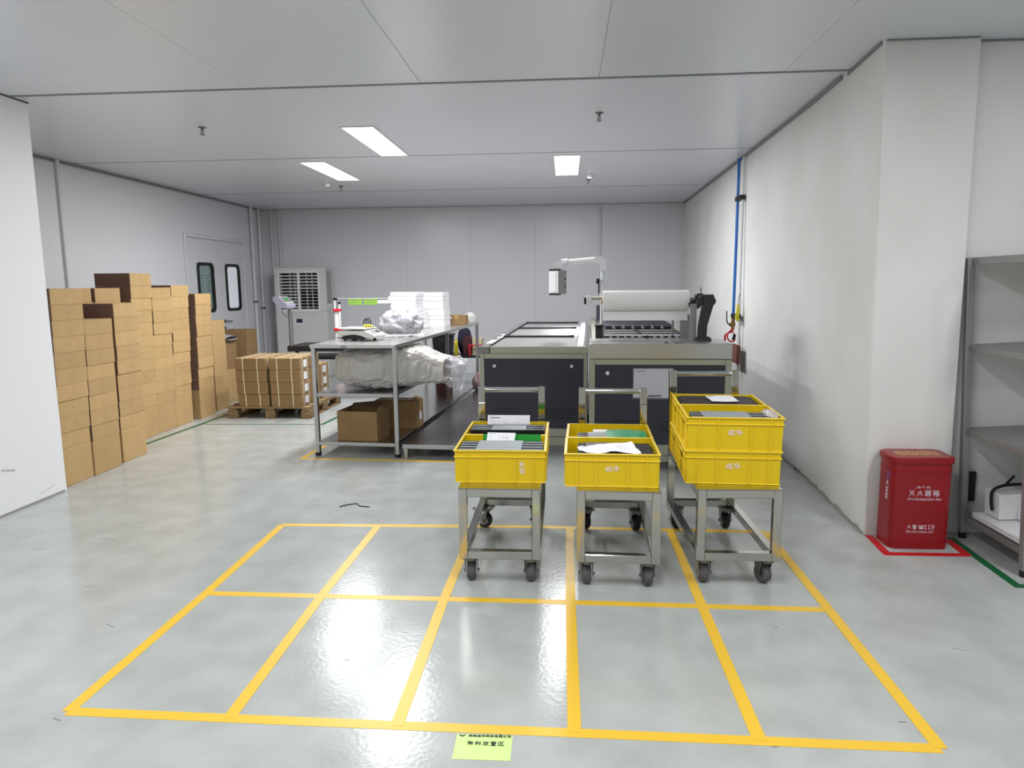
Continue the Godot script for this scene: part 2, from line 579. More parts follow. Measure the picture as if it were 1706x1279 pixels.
func _ready() -> void:
	# camera
	var cam := Camera3D.new()
	cam.name = "camera"
	add_child(cam)
	cam.position = Vector3(0, 1.6, 0)
	cam.rotation_order = EULER_ORDER_YXZ
	cam.rotation = Vector3(-0.141872, YAW_CAM, -0.0090248)
	cam.fov = rad_to_deg(2.0 * atan(639.5 / 1160.07))
	cam.near = 0.05
	cam.far = 60.0
	cam.current = true
	# environment: a closed room, no daylight
	var we := WorldEnvironment.new()
	we.name = "environment"
	var e := Environment.new()
	e.background_mode = Environment.BG_COLOR
	e.background_color = Color(0.02, 0.02, 0.02)
	e.tonemap_mode = Environment.TONE_MAPPER_LINEAR
	e.tonemap_exposure = 1.04
	e.sdfgi_enabled = true
	e.ssao_enabled = true
	e.ssil_enabled = true
	we.environment = e
	add_child(we)
	materials()
	# ceiling lights: the three in the picture and the ones of the near half of the hall
	var lamp := 8.0
	ceiling_light(Vector3(-1.82, 2.98, -6.92), 0.0, lamp, "recessed ceiling light panel nearest the camera, over the steel bench")
	ceiling_light(Vector3(-2.83, 2.98, -8.57), 0.0, lamp, "recessed ceiling light panel farther left, beside a smoke detector and above the pallet side")
	ceiling_light(Vector3(0.02, 2.98, -8.52), 0.0, lamp, "recessed ceiling light panel above the roller conveyor, right of the other two")
	for p in [[-2.4, -2.1, "left end of the first row"], [0.1, -1.9, "middle of the first row"], [2.6, -2.1, "right end of the first row"], [-1.3, 0.9, "left end of the second row"], [3.8, 0.9, "right end of the second row"]]:
		ceiling_light(Vector3(p[0], 2.965, p[1]), 0.0, lamp * 0.5, "ceiling light panel of the near half of the hall, %s" % p[2], "ceiling lights over the near half of the hall")
	room()
	floor_tapes()
	doors_and_pipes()
	trolleys()
	machine()
	bench()
	corner_things()
	pallet()
	stacks()
	right_side()
	small_things()

func ceiling_light(at: Vector3, turn: float, power: float, label: String, group := "") -> void:
	var t := thing("ceiling_light", label, "ceiling light", at, turn, group)
	var st := S()
	for s in [-1.0, 1.0]:
		span(st, s * 0.140, s * 0.156, -0.008, 0.0, -0.70, 0.70)
		span(st, -0.140, 0.140, -0.008, 0.0, s * 0.686, s * 0.702)
	part("frame", st, M.alu_white, t)
	st = S()
	span(st, -0.139, 0.139, -0.004, -0.0005, -0.685, 0.685)
	part("diffuser", st, M.light_diffuser, t)
	var l := AreaLight3D.new()
	l.name = "panel_lamp"
	l.area_size = Vector2(0.27, 1.36)
	l.light_energy = power
	l.light_color = Color(0.985, 0.99, 1.0)
	l.area_range = 20.0
	l.area_attenuation = 2.0
	l.shadow_enabled = true
	l.position = Vector3(0, -0.012, 0)
	l.rotation = Vector3(-PI / 2, 0, 0)
	t.add_child(l)

# ---------------------------------------------------------------- room shell
func room() -> void:
	var st := S()
	span(st, -6.2, 6.2, -0.2, 0.0, -13.0, 4.4)
	var floor_slab := struct("floor", st, M.floor_epoxy)
	rng.seed = 41
	for q in [[-1.92, -2.28, 0.05], [-0.95, -2.75, 0.03], [-0.75, -3.0, 0.02], [0.72, -2.28, 0.025], [1.22, -2.45, 0.03], [-2.6, -3.4, 0.06], [-3.0, -4.1, 0.12], [-2.9, -4.3, 0.07], [-3.3, -3.9, 0.09], [0.98, -3.15, 0.02], [-2.2, -3.0, 0.08], [1.05, -2.30, 0.05], [-2.75, -5.5, 0.10], [-2.6, -5.6, 0.07], [1.7, -3.0, 0.05]]:
		st = S()
		var sc0 := Vector2(q[0], q[1])
		var ang := rng.randf_range(-0.5, 0.9)
		strip(st, sc0, sc0 + Vector2(cos(ang), sin(ang) * 0.5) * q[2], 0.004, 0.0004)
		part("scuff_mark", st, M.floor_scuff, floor_slab)
	# ceiling: sandwich panels under a slab; the far rows hang 1.5 cm higher than the near one
	var c := Node3D.new()
	c.name = "ceiling"
	add_child(c)
	c.set_meta("kind", "structure")
	st = S()
	span(st, -6.2, 6.2, 3.04, 3.24, -13.0, 4.4)
	part("slab", st, M.ceiling_paint, c)
	var zs := [-12.7, -10.36, -7.66, -4.945]
	for k in 3:
		st = S()
		span(st, -5.9, 2.6, 2.98, 3.04, zs[k] + 0.006, zs[k + 1] - 0.006, 0.003)
		part("ceiling_panel", st, M.ceiling_paint, c)
	var xs := [-5.9, -4.62, -3.41, -2.20, -0.985, 0.225, 1.435, 2.64, 3.85, 5.06, 6.0]
	for k in xs.size() - 1:
		st = S()
		span(st, xs[k] + 0.001, xs[k + 1] - 0.001, 2.965, 3.04, -4.925, 4.3, 0.002)
		part("ceiling_panel", st, M.ceiling_paint, c)
	st = S()
	span(st, -5.9, 2.6, 2.960, 3.0, -4.955, -4.926, 0.003)
	part("joint_strip", st, M.trim_grey, c)
	for z in [-10.36, -7.66]:
		st = S()
		span(st, -5.9, 2.6, 2.978, 3.0, z - 0.006, z + 0.006)
		part("joint_strip", st, M.trim_grey, c)
	# back wall of steel faced panels with open joints
	var w := Node3D.new()
	w.name = "wall_back"
	add_child(w)
	w.set_meta("kind", "structure")
	st = S()
	span(st, -6.0, 2.6, 0.0, 3.04, -12.8, -12.61)
	part("backing", st, M.trim_grey, w)
	var bx := [-5.75, -5.14, -3.99, -2.84, -1.69, -0.535, 0.62, 1.77, 2.4]
	for k in bx.size() - 1:
		st = S()
		span(st, bx[k] + 0.0006, bx[k + 1] - 0.0006, 0.0, 2.98, -12.62, -12.55, 0.0015)
		part("wall_panel", st, M.wall_panel, w)
	# left wall
	w = Node3D.new()
	w.name = "wall_left"
	add_child(w)
	w.set_meta("kind", "structure")
	st = S()
	span(st, -5.9, -5.56, 0.0, 3.04, -12.8, 4.4)
	part("backing", st, M.trim_grey, w)
	var bz := [-5.0, -7.4, -9.86]
	for k in bz.size() - 1:
		st = S()
		span(st, -5.57, -5.5, 0.0, 2.98, bz[k] - 0.002, bz[k + 1] + 0.002, 0.003)
		part("wall_panel", st, M.wall_panel, w)
	st = S()
	span(st, -5.57, -5.5, 0.0, 2.98, -11.80, -12.6, 0.003)
	part("wall_panel", st, M.wall_panel, w)
	st = S()
	span(st, -5.57, -5.5, 2.385, 2.98, -9.862, -11.798, 0.003)
	part("wall_panel", st, M.wall_panel, w)
	st = S()
	span(st, -5.52, -5.465, 0.0, 2.98, -7.375, -7.425, 0.006)
	part("joint_cover", st, M.pipe_white, w)
	# near left pillar wall
	st = S()
	prism(st, [Vector2(-5.8, 5.14), Vector2(-4.00, 5.14), Vector2(-3.97, 5.11), Vector2(-3.985, -4.4), Vector2(-5.8, -4.4)], Vector3(0, 0, 0), Vector3.RIGHT, Vector3.FORWARD, 3.04)
	w = struct("wall_pillar", st, M.pillar_white)
	var sc := S()
	bar(sc, Vector3(-3.970, 0.010, -5.09), Vector3(-3.973, 0.010, -3.2), 0.006, 0.014)
	part("grimy_joint", sc, M.scuff, w)
	sc = S()
	var scratches := [[0.72, -4.40, 0.735, -4.05, 0.014], [0.30, -4.62, 0.33, -4.5, 0.016], [0.085, -5.0, 0.04, -4.72, 0.004], [0.30, -4.33, 0.02, -4.42, 0.006], [0.42, -4.05, 0.46, -4.2, 0.008]]
	for s in scratches:
		bar(sc, Vector3(-3.9708, s[0], s[1]), Vector3(-3.9718, s[2], s[3]), 0.002, s[4])
	part("scuff_mark", sc, M.wall_smudge, w)
	# right wall and its column: the faces lean a little, as the photograph shows them
	var low := [Vector2(2.075, -12.8), Vector2(2.02, -8.3), Vector2(1.992, -6.25), Vector2(1.985, -5.75), Vector2(1.942, -5.1), Vector2(1.905, -4.44), Vector2(1.915, -4.425), Vector2(2.405, -4.425), Vector2(2.405, -4.5), Vector2(6.2, -4.5)]
	var high := [Vector2(2.060, -12.8), Vector2(1.975, -8.3), Vector2(1.92, -6.25), Vector2(1.905, -5.75), Vector2(1.868, -5.1), Vector2(1.815, -4.38), Vector2(1.825, -4.365), Vector2(2.345, -4.365), Vector2(2.345, -4.43), Vector2(6.2, -4.43)]
	st = S()
	for k in low.size() - 1:
		var a := Vector3(low[k].x, 0, low[k].y)
		var b := Vector3(low[k + 1].x, 0, low[k + 1].y)
		var cc := Vector3(high[k + 1].x, 3.02, high[k + 1].y)
		var d := Vector3(high[k].x, 3.02, high[k].y)
		quad(st, a, b, cc, d)
	# its thickness
	quad(st, Vector3(6.2, 0, -4.5), Vector3(6.2, 0, -12.8), Vector3(6.2, 3.02, -12.8), Vector3(6.2, 3.02, -4.43))
	quad(st, Vector3(6.2, 0, -12.8), Vector3(2.075, 0, -12.8), Vector3(2.06, 3.02, -12.8), Vector3(6.2, 3.02, -12.8))
	for k in range(1, low.size() - 1):
		var hub := Vector3(6.2, 3.02, -12.8)
		ftri(st, hub, Vector3(high[k].x, 3.02, high[k].y), Vector3(high[k + 1].x, 3.02, high[k + 1].y))
	w = struct("wall_right", st, M.wall_white)
	sc = S()
	for k in range(2, 6):
		var a := Vector3(low[k - 1].x - 0.003, 0.008, low[k - 1].y)
		var b := Vector3(low[k].x - 0.003, 0.008, low[k].y)
		bar(sc, a, b, 0.01, 0.016 if k < 5 else 0.012)
	rng.seed = 5
	for k in 26:
		var z := rng.randf_range(-6.3, -4.5)
		var x := 1.985 if z < -5.75 else lerpf(1.905, 1.985, (-z - 4.44) / 1.31)
		box(sc, Vector3(x - 0.003, 0.012, z), Vector3(0.012, rng.randf_range(0.012, 0.035), rng.randf_range(0.015, 0.06)), 0.004)
	part("chipped_edge", sc, M.scuff, w)
	sc = S()
	for s in [[0.42, -5.55, 0.25, -5.52], [0.35, -5.45, 0.22, -5.40]]:
		bar(sc, Vector3(1.972, s[0], s[1]), Vector3(1.975, s[2], s[3]), 0.004, 0.008)
	part("scuff_mark", sc, M.scuff, w)
	st = S()
	span(st, 5.9, 6.2, 0.0, 3.04, -4.5, 4.4)
	struct("wall_far_right", st, M.wall_white)
	st = S()
	span(st, -6.0, 6.2, 0.0, 3.04, 4.1, 4.4)
	struct("wall_front", st, M.wall_white)
	# trims under the ceiling
	st = S()
	bar(st, Vector3(1.97, 2.966, -8.3), Vector3(1.918, 2.966, -6.25), 0.03, 0.028, Vector3.UP, 0.004)
	bar(st, Vector3(2.058, 2.966, -12.55), Vector3(1.97, 2.966, -8.3), 0.03, 0.028, Vector3.UP, 0.004)
	bar(st, Vector3(1.918, 2.966, -6.25), Vector3(1.866, 2.966, -5.1), 0.03, 0.028, Vector3.UP, 0.004)
	bar(st, Vector3(1.863, 2.955, -4.99), Vector3(1.818, 2.955, -4.385), 0.024, 0.022, Vector3.UP, 0.004)
	struct("trim_1", st, M.trim_grey)
	st = S()
	span(st, -5.5, 2.06, 2.93, 2.975, -12.548, -12.535, 0.004)
	struct("trim_2", st, M.pipe_white)
	st = S()
	span(st, -5.498, -5.48, 2.95, 2.98, -12.5, -5.2, 0.004)
	struct("trim_3", st, M.trim_grey)
	st = S()
	span(st, -3.985, -3.965, 2.955, 2.967, -5.12, 4.0, 0.003)
	struct("trim_4", st, M.dirt)
	st = S()
	span(st, 1.83, 2.34, 2.957, 2.966, -4.372, -4.355, 0.002)
	span(st, 2.35, 5.9, 2.955, 2.966, -4.436, -4.42, 0.002)
	struct("trim_5", st, M.trim_grey)
	st = S()
	span(st, 2.03, 2.068, 0.0, 2.96, -12.55, -12.52, 0.008)
	struct("trim_6", st, M.pipe_white)

# ---------------------------------------------------------------- tapes on the floor
func strip(st: SurfaceTool, a: Vector2, b: Vector2, w: float, top: float) -> void:
	var d := (b - a).normalized()
	var s := Vector2(-d.y, d.x) * w / 2
	var p := [a + s, b + s, b - s, a - s]
	var q := []
	for k in p:
		q.append(Vector3(k.x, top, k.y))
	if (q[1] - q[0]).cross(q[2] - q[0]).y < 0:
		q.reverse()
	quad(st, q[0], q[1], q[2], q[3])
	for k in 4:
		var u: Vector3 = q[k]
		var v: Vector3 = q[(k + 1) % 4]
		quad(st, Vector3(u.x, 0, u.z), Vector3(v.x, 0, v.z), v, u)

func marking(label: String, m: Material, lines: Array) -> void:
	var t := thing("floor_marking", label, "floor marking")
	var k := 0
	for l in lines:
		var st := S()
		strip(st, l[0], l[1], l[2] if l.size() > 2 else 0.05, 0.0006 + 0.00013 * k)
		part("tape_strip", st, m, t)
		k += 1

func floor_tapes() -> void:
	var A := [Vector2(-1.91, -4.412), Vector2(-1.252, -4.450), Vector2(-0.6, -4.455), Vector2(0.035, -4.463), Vector2(0.687, -4.445), Vector2(1.296, -4.436)]
	var B := [Vector2(-1.889, -3.354), Vector2(-1.265, -3.361), Vector2(-0.618, -3.361), Vector2(0.031, -3.355), Vector2(0.686, -3.345), Vector2(1.299, -3.345)]
	var C := [Vector2(-1.892, -2.323), Vector2(-1.253, -2.321), Vector2(-0.613, -2.314), Vector2(0.037, -2.316), Vector2(0.688, -2.310), Vector2(1.296, -2.307)]
	var l := []
	for row in [A, B, C]:
		l.append([row[0], (row[2] + row[3]) / 2])
		l.append([(row[2] + row[3]) / 2, row[5]])
	for k in 6:
		l.append([A[k], B[k]])
		l.append([B[k], C[k]])
	marking("yellow tape grid of ten bays on the floor, under and in front of the trolleys", M.tape_yellow, l)
	marking("yellow tape outline on the floor around the feet of the steel bench", M.tape_yellow, [[Vector2(-2.48, -6.21), Vector2(-1.0, -6.15)], [Vector2(-2.46, -6.22), Vector2(-2.38, -7.35)]])
	marking("red tape outline on the floor around the red fire box", M.tape_red, [[Vector2(1.93, -4.41), Vector2(1.905, -4.09), 0.05], [Vector2(1.885, -4.10), Vector2(2.365, -4.105), 0.05], [Vector2(2.36, -4.09), Vector2(2.38, -4.36), 0.05]])
	marking("dark green tape on the floor in front of the grey steel shelf", M.tape_green, [[Vector2(2.415, -4.39), Vector2(2.385, -3.66), 0.05], [Vector2(2.37, -3.68), Vector2(3.4, -3.68), 0.05]])
	marking("green tape line on the floor along the foot of the stacked cartons", M.tape_green, [[Vector2(-4.33, -6.45), Vector2(-4.26, -8.5), 0.05], [Vector2(-4.30, -7.77), Vector2(-2.80, -7.80), 0.03], [Vector2(-2.83, -7.79), Vector2(-2.72, -9.3), 0.05]])
	var wire := S()
	tube(wire, curve([Vector3(-1.64, 0.004, -4.80), Vector3(-1.60, 0.004, -4.85), Vector3(-1.53, 0.005, -4.875), Vector3(-1.50, 0.004, -4.83), Vector3(-1.42, 0.004, -4.81)]), 0.0035, 6)
	tag(part("wire_offcut", wire, M.black_rubber), "short bent piece of dark wire lying on the bare floor before the bench", "wire")
	# the green notice stuck to the floor
	var s := thing("floor_sign", "lime green notice with Chinese writing stuck on the floor at the front tape", "sign", Vector3(-0.283, 0, -2.216), 0.012)
	var st := S()
	span(st, -0.10, 0.10, 0.0, 0.0012, -0.067, 0.067)
	part("card", st, M.sign_green, s)
	st = S()
	strokes(st, "湖南屹华科技有限公司", Vector3(-0.058, 0.0016, -0.0510), Vector3.RIGHT, Vector3.FORWARD, 0.0138, 0.0021)
	part("company_line", st, M.ink, s)
	st = S()
	for sg in [-1.0, 1.0]:
		prism(st, [Vector2(0, -0.007), Vector2(0.008 * sg, 0.000), Vector2(0.016 * sg, 0.006), Vector2(0.006 * sg, 0.006), Vector2(0, 0.001)], Vector3(-0.080, 0.0016, -0.057), Vector3.RIGHT, Vector3.FORWARD, 0.0002)
	part("emblem", st, M.ink, s)
	st = S()
	strokes(st, "来料放置区", Vector3(-0.058, 0.0016, -0.006), Vector3.RIGHT, Vector3.FORWARD, 0.023, 0.0024, 0.18)
	for q in [[-0.062, 0.024, -0.05, 0.029], [-0.05, 0.029, -0.056, 0.018], [-0.056, 0.018, -0.044, 0.022], [-0.044, 0.022, -0.034, 0.019]]:
		bar(st, Vector3(q[0], 0.0016, -q[1]), Vector3(q[2], 0.0016, -q[3]), 0.0016, 0.0002)
	part("handwriting", st, M.ink, s)

# ---------------------------------------------------------------- door and pipes of the left wall
func doors_and_pipes() -> void:
	var d := Node3D.new()
	d.name = "door_1"
	add_child(d)
	d.set_meta("kind", "structure")
	d.position = Vector3(-5.5, 0, -9.86)
	d.rotation.y = PI / 2          # x runs along the wall away from the camera, z out of the wall
	var st := S()
	span(st, 0.0, 0.06, 0.0, 2.385, -0.04, 0.022, 0.006)
	span(st, 1.86, 1.92, 0.0, 2.385, -0.04, 0.022, 0.006)
	span(st, 0.06, 1.86, 2.33, 2.385, -0.04, 0.022, 0.006)
	part("door_frame", st, M.door_paint, d)
	for leaf in 2:
		var x0 := 0.065 + leaf * 0.90
		var wx := 0.306 if leaf == 0 else 1.18
		var w0: float = wx
		var w1: float = wx + 0.50
		var y0 := 1.22
		var y1 := 1.965
		st = S()
		var x1 := x0 + 0.895
		span(st, x0, x1, 0.01, y0, -0.03, 0.012)
		span(st, x0, x1, y1, 2.325, -0.03, 0.012)
		span(st, x0, w0, y0, y1, -0.03, 0.012)
		span(st, w1, x1, y0, y1, -0.03, 0.012)
		var body := part("door_leaf", st, M.door_paint, d)
		st = S()
		var o := rounded(0.50 + 0.02, y1 - y0 + 0.02, 0.09)
		var i := rounded(0.50 - 0.13, y1 - y0 - 0.07, 0.06)
		var cx := (w0 + w1) / 2
		var cy := (y0 + y1) / 2
		for k in o.size():
			var a: Vector2 = o[k]
			var b: Vector2 = o[(k + 1) % o.size()]
			var p: Vector2 = i[k]
			var q: Vector2 = i[(k + 1) % i.size()]
			quad(st, Vector3(cx + a.x, cy + a.y, 0.016), Vector3(cx + b.x, cy + b.y, 0.016), Vector3(cx + q.x, cy + q.y, 0.016), Vector3(cx + p.x, cy + p.y, 0.016))
			quad(st, Vector3(cx + p.x, cy + p.y, 0.016), Vector3(cx + q.x, cy + q.y, 0.016), Vector3(cx + q.x, cy + q.y, -0.03), Vector3(cx + p.x, cy + p.y, -0.03))
			quad(st, Vector3(cx + b.x, cy + b.y, 0.016), Vector3(cx + a.x, cy + a.y, 0.016), Vector3(cx + a.x, cy + a.y, 0.011), Vector3(cx + b.x, cy + b.y, 0.011))
		part("window_seal", st, M.black_rubber, body)
		st = S()
		prism(st, rounded(0.50 - 0.12, y1 - y0 - 0.06, 0.06), Vector3(cx, cy, -0.004), Vector3.RIGHT, Vector3.UP, 0.004)
		part("window_pane", st, M.window_glass if leaf == 0 else M.frosted_pane, body)
		if leaf == 0:
			st = S()
			for k in 14:
				box(st, Vector3(cx, y0 + 0.02 + k * 0.052, -0.034), Vector3(0.46, 0.046, 0.004), 0.0, Basis(Vector3.RIGHT, 0.35))
			span(st, cx - 0.24, cx + 0.24, y0 - 0.01, y1 + 0.01, -0.06, -0.05)
			part("blind", st, M.blind_teal, body)
	st = S()
	cyl(st, Vector3(1.06, 1.055, 0.012), Vector3(1.06, 1.055, 0.022), 0.028)
	tube(st, curve([Vector3(1.06, 1.055, 0.02), Vector3(1.06, 1.055, 0.05), Vector3(1.09, 1.055, 0.058), Vector3(1.24, 1.045, 0.055)]), 0.009)
	part("door_handle", st, M.steel_dull, d)
	st = S()
	cyl(st, Vector3(1.055, 0.945, 0.012), Vector3(1.055, 0.945, 0.022), 0.026)
	cyl(st, Vector3(1.055, 0.945, 0.02), Vector3(1.055, 0.945, 0.028), 0.011)
	part("door_lock", st, M.steel_dull, d)
	# thin pipes in the far left corner
	var k := 0
	var spots := [[-5.465, -12.05, "white conduit pipe in the far left corner, the one closest to the door"], [-5.465, -12.36, "white conduit pipe in the far left corner, second from the door"], [-5.30, -12.50, "thin white conduit pipe on the back wall just left of the air conditioner"], [-5.157, -12.51, "thin white conduit pipe on the back wall rising behind the air conditioner"]]
	for s in spots:
		var t := thing("conduit_pipe", s[2], "pipe", Vector3(s[0], 0, s[1]), 0.0, "conduits in the far left corner")
		st = S()
		cyl(st, Vector3(0, 0, 0), Vector3(0, 2.975, 0), 0.028 if k < 2 else 0.016, 12)
		part("tube", st, M.pipe_white, t)
		if k < 2:
			st = S()
			span(st, -0.032, 0.032, 1.32 - 0.12 * k, 1.355 - 0.12 * k, -0.032, 0.032, 0.004)
			cyl(st, Vector3(0.03, 1.337 - 0.12 * k, 0.0), Vector3(0.03, 1.337 - 0.12 * k, 0.04), 0.016)
			part("clamp", st, M.steel_dull, t)
		k += 1
	var cd := thing("conduit_pipe", "thin white conduit running up the back wall behind the white film roll", "pipe", Vector3(0.615, 0, -12.53))
	st = S()
	cyl(st, Vector3(0, 0, 0), Vector3(0, 2.93, 0), 0.014, 10)
	part("tube", st, M.pipe_white, cd)
	st = S()
	span(st, -0.02, 0.02, 1.8, 1.83, -0.016, 0.018, 0.003)
	span(st, -0.02, 0.02, 2.6, 2.63, -0.016, 0.018, 0.003)
	part("clamp", st, M.pipe_white, cd)

# ---------------------------------------------------------------- trolleys, crates and what lies in them
func caster(t: Node3D, at: Vector3, turn: float, dark: bool, brake: bool) -> void:
	# at: under the frame corner; the wheel trails behind the pivot
	var b := Basis(Vector3.UP, turn)
	var wc := at + b * Vector3(0, 0, -0.025)
	wc.y = 0.054
	var ax := b * Vector3.RIGHT
	var st := S()
	box(st, Vector3(at.x, 0.1395, at.z), Vector3(0.09, 0.007, 0.08), 0.002, b)
	cyl(st, Vector3(at.x, 0.122, at.z), Vector3(at.x, 0.137, at.z), 0.03, 16)
	for s in [-1.0, 1.0]:
		prism(st, [Vector2(-0.03, 0.07), Vector2(0.035, 0.07), Vector2(0.012, -0.014), Vector2(-0.012, -0.014)], wc + ax * (s * 0.033 - 0.0015), b * Vector3.FORWARD, Vector3.UP, 0.003)
		cyl(st, wc + ax * s * 0.034, wc + ax * s * 0.044, 0.009, 8)
	box(st, Vector3(at.x, 0.124, at.z) + b * Vector3(0, 0, -0.01), Vector3(0.066, 0.004, 0.07), 0.001, b)
	var fork := part("caster", st, M.steel_dull, t)
	st = S()
	lathe(st, [Vector2(0.0, -0.023), Vector2(0.030, -0.023), Vector2(0.044, -0.0235), Vector2(0.0505, -0.018), Vector2(0.0535, -0.008), Vector2(0.0540, 0.0), Vector2(0.0535, 0.008), Vector2(0.0505, 0.018), Vector2(0.044, 0.0235), Vector2(0.030, 0.023), Vector2(0.0, 0.023)], wc, ax, 26)
	part("tyre", st, M.tyre_dark if dark else M.tyre_grey, fork)
	for s in [-1.0, 1.0]:
		st = S()
		cyl(st, wc + ax * s * 0.0225, wc + ax * s * 0.0245, 0.031, 18)
		part("wheel_disc", st, M.steel_dull if not dark else M.grey_paint, fork)
	if brake:
		st = S()
		box(st, wc + b * Vector3(0, 0.058, -0.055), Vector3(0.045, 0.006, 0.06), 0.002, b * Basis(Vector3.RIGHT, 0.5))
		box(st, wc + b * Vector3(0, 0.035, -0.07), Vector3(0.03, 0.03, 0.006), 0.002, b * Basis(Vector3.RIGHT, 0.3))
		part("brake_pedal", st, M.chrome, fork)

func trolley(at: Vector3, turn: float, width: float, post: float, label: String, turns: Array) -> Node3D:
	var t := thing("trolley", label, "trolley", at, turn, "stainless crate trolleys")
	var hw := width / 2
	var d := 0.955
	var a := 0.045
	var st := S()
	span(st, -hw, hw, 0.533, 0.537, -d, 0.0, 0.001)
	part("deck", st, M.stainless, t)
	for sx in [-1.0, 1.0]:
		st = S()
		span(st, sx * hw, sx * (hw - a), 0.145, 0.533, -a, 0.0, 0.003)
		part("leg", st, M.stainless, t)
		# rear leg goes on up as the handle post and leans back at its head
		st = S()
		span(st, sx * hw, sx * (hw - a), 0.145, post, -d, -d + a, 0.003)
		var rl := part("handle_post", st, M.stainless, t)
		st = S()
		var x : float = sx * (hw - a / 2)
		bar(st, Vector3(x, post - 0.002, -d + a / 2), Vector3(x, post + 0.105, -d + a / 2 - 0.012), a, a, Vector3.BACK, 0.003)
		part("post_head", st, M.stainless, rl)
	for y in [0.145, 0.488]:
		for z in [-a, -d]:
			st = S()
			span(st, -hw + a, hw - a, y, y + a, z, z + a, 0.003)
			part("cross_beam", st, M.stainless, t)
		for sx in [-1.0, 1.0]:
			st = S()
			span(st, sx * hw, sx * (hw - a), y, y + a, -d + a, -a, 0.003)
			part("side_beam", st, M.stainless, t)
	st = S()
	cyl(st, Vector3(-hw + 0.02, post + 0.078, -d - 0.012), Vector3(hw - 0.02, post + 0.078, -d - 0.012), 0.017, 16)
	part("handle_bar", st, M.chrome, t)
	caster(t, Vector3(-hw + 0.055, 0, -0.055), turns[0], false, false)
	caster(t, Vector3(hw - 0.055, 0, -0.055), turns[1], false, false)
	caster(t, Vector3(-hw + 0.055, 0, -d + 0.055), turns[2], true, turns[4])
	caster(t, Vector3(hw - 0.055, 0, -d + 0.055), turns[3], true, turns[4])
	return t

func crate(at: Vector3, turn: float, label: String, side_print := false) -> Node3D:
	var t := thing("plastic_crate", label, "crate", at, turn, "yellow plastic crates on the trolleys")
	var w := 0.492
	var d := 0.385
	var h := 0.18
	var th := 0.004
	var tap := 0.006
	var st := S()
	# walls with a slight taper: a ring section swept round by hand
	span(st, -w / 2 + tap, w / 2 - tap, 0.0, 0.005, -d / 2 + tap, d / 2 - tap)
	for s in [1.0, -1.0]:
		# front and back walls
		var zb: float = s * (d / 2 - tap)
		var zt: float = s * (d / 2 - 0.002)
		var zi: float = s * (d / 2 - 0.002 - th)
		var xb := w / 2 - tap
		var xt := w / 2 - 0.002
		if s > 0:
			quad(st, Vector3(-xb, 0, zb), Vector3(xb, 0, zb), Vector3(xt, h, zt), Vector3(-xt, h, zt))
			quad(st, Vector3(xb, 0, zi), Vector3(-xb, 0, zi), Vector3(-xt, h, zi), Vector3(xt, h, zi))
		else:
			quad(st, Vector3(xb, 0, zb), Vector3(-xb, 0, zb), Vector3(-xt, h, zt), Vector3(xt, h, zt))
			quad(st, Vector3(-xb, 0, zi), Vector3(xb, 0, zi), Vector3(xt, h, zi), Vector3(-xt, h, zi))
		# end walls with a hand hole
		var x0: float = s * (w / 2 - 0.005)
		var x1: float = s * (w / 2 - 0.005 - th)
		span(st, x0, x1, 0.0, 0.088, -d / 2 + tap, d / 2 - tap)
		span(st, x0, x1, 0.088, 0.142, -d / 2 + 0.004, -0.07)
		span(st, x0, x1, 0.088, 0.142, 0.07, d / 2 - 0.004)
		span(st, x0, x1, 0.142, h, -d / 2 + 0.003, d / 2 - 0.003)
	part("shell", st, M.crate_yellow, t)
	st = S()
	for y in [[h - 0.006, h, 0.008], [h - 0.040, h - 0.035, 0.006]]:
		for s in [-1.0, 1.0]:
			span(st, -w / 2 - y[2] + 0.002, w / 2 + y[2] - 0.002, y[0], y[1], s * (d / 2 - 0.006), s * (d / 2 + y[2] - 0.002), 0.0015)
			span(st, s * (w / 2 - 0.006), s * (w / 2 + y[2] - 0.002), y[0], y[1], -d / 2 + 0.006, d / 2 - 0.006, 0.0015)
	part("rim", st, M.crate_edge_lit, t)
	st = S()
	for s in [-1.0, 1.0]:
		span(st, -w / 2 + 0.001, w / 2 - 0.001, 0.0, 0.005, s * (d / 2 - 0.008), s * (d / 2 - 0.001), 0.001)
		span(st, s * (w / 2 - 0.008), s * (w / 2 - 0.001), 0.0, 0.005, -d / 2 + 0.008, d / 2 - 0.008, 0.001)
	part("foot_rim", st, M.crate_edge_lit, t)
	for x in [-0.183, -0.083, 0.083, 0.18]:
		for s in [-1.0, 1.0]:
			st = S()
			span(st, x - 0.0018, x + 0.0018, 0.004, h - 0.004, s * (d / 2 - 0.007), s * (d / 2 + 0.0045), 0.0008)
			part("rib", st, M.crate_edge_lit, t)
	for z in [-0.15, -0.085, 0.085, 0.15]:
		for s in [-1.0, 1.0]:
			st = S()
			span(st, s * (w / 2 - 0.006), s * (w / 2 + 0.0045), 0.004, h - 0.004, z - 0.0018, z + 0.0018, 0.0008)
			part("rib", st, M.crate_edge_lit, t)
	st = S()
	if side_print:
		strokes(st, "屹华", Vector3(0.135, 0.052, d / 2 - 0.0005), Vector3.UP, Vector3.LEFT, 0.032, 0.0034)
	else:
		strokes(st, "屹华", Vector3(-0.034, 0.084, d / 2 - 0.0005), Vector3.RIGHT, Vector3.UP, 0.034, 0.0034)
	part("printed_name", st, M.print_white, t)
	return t

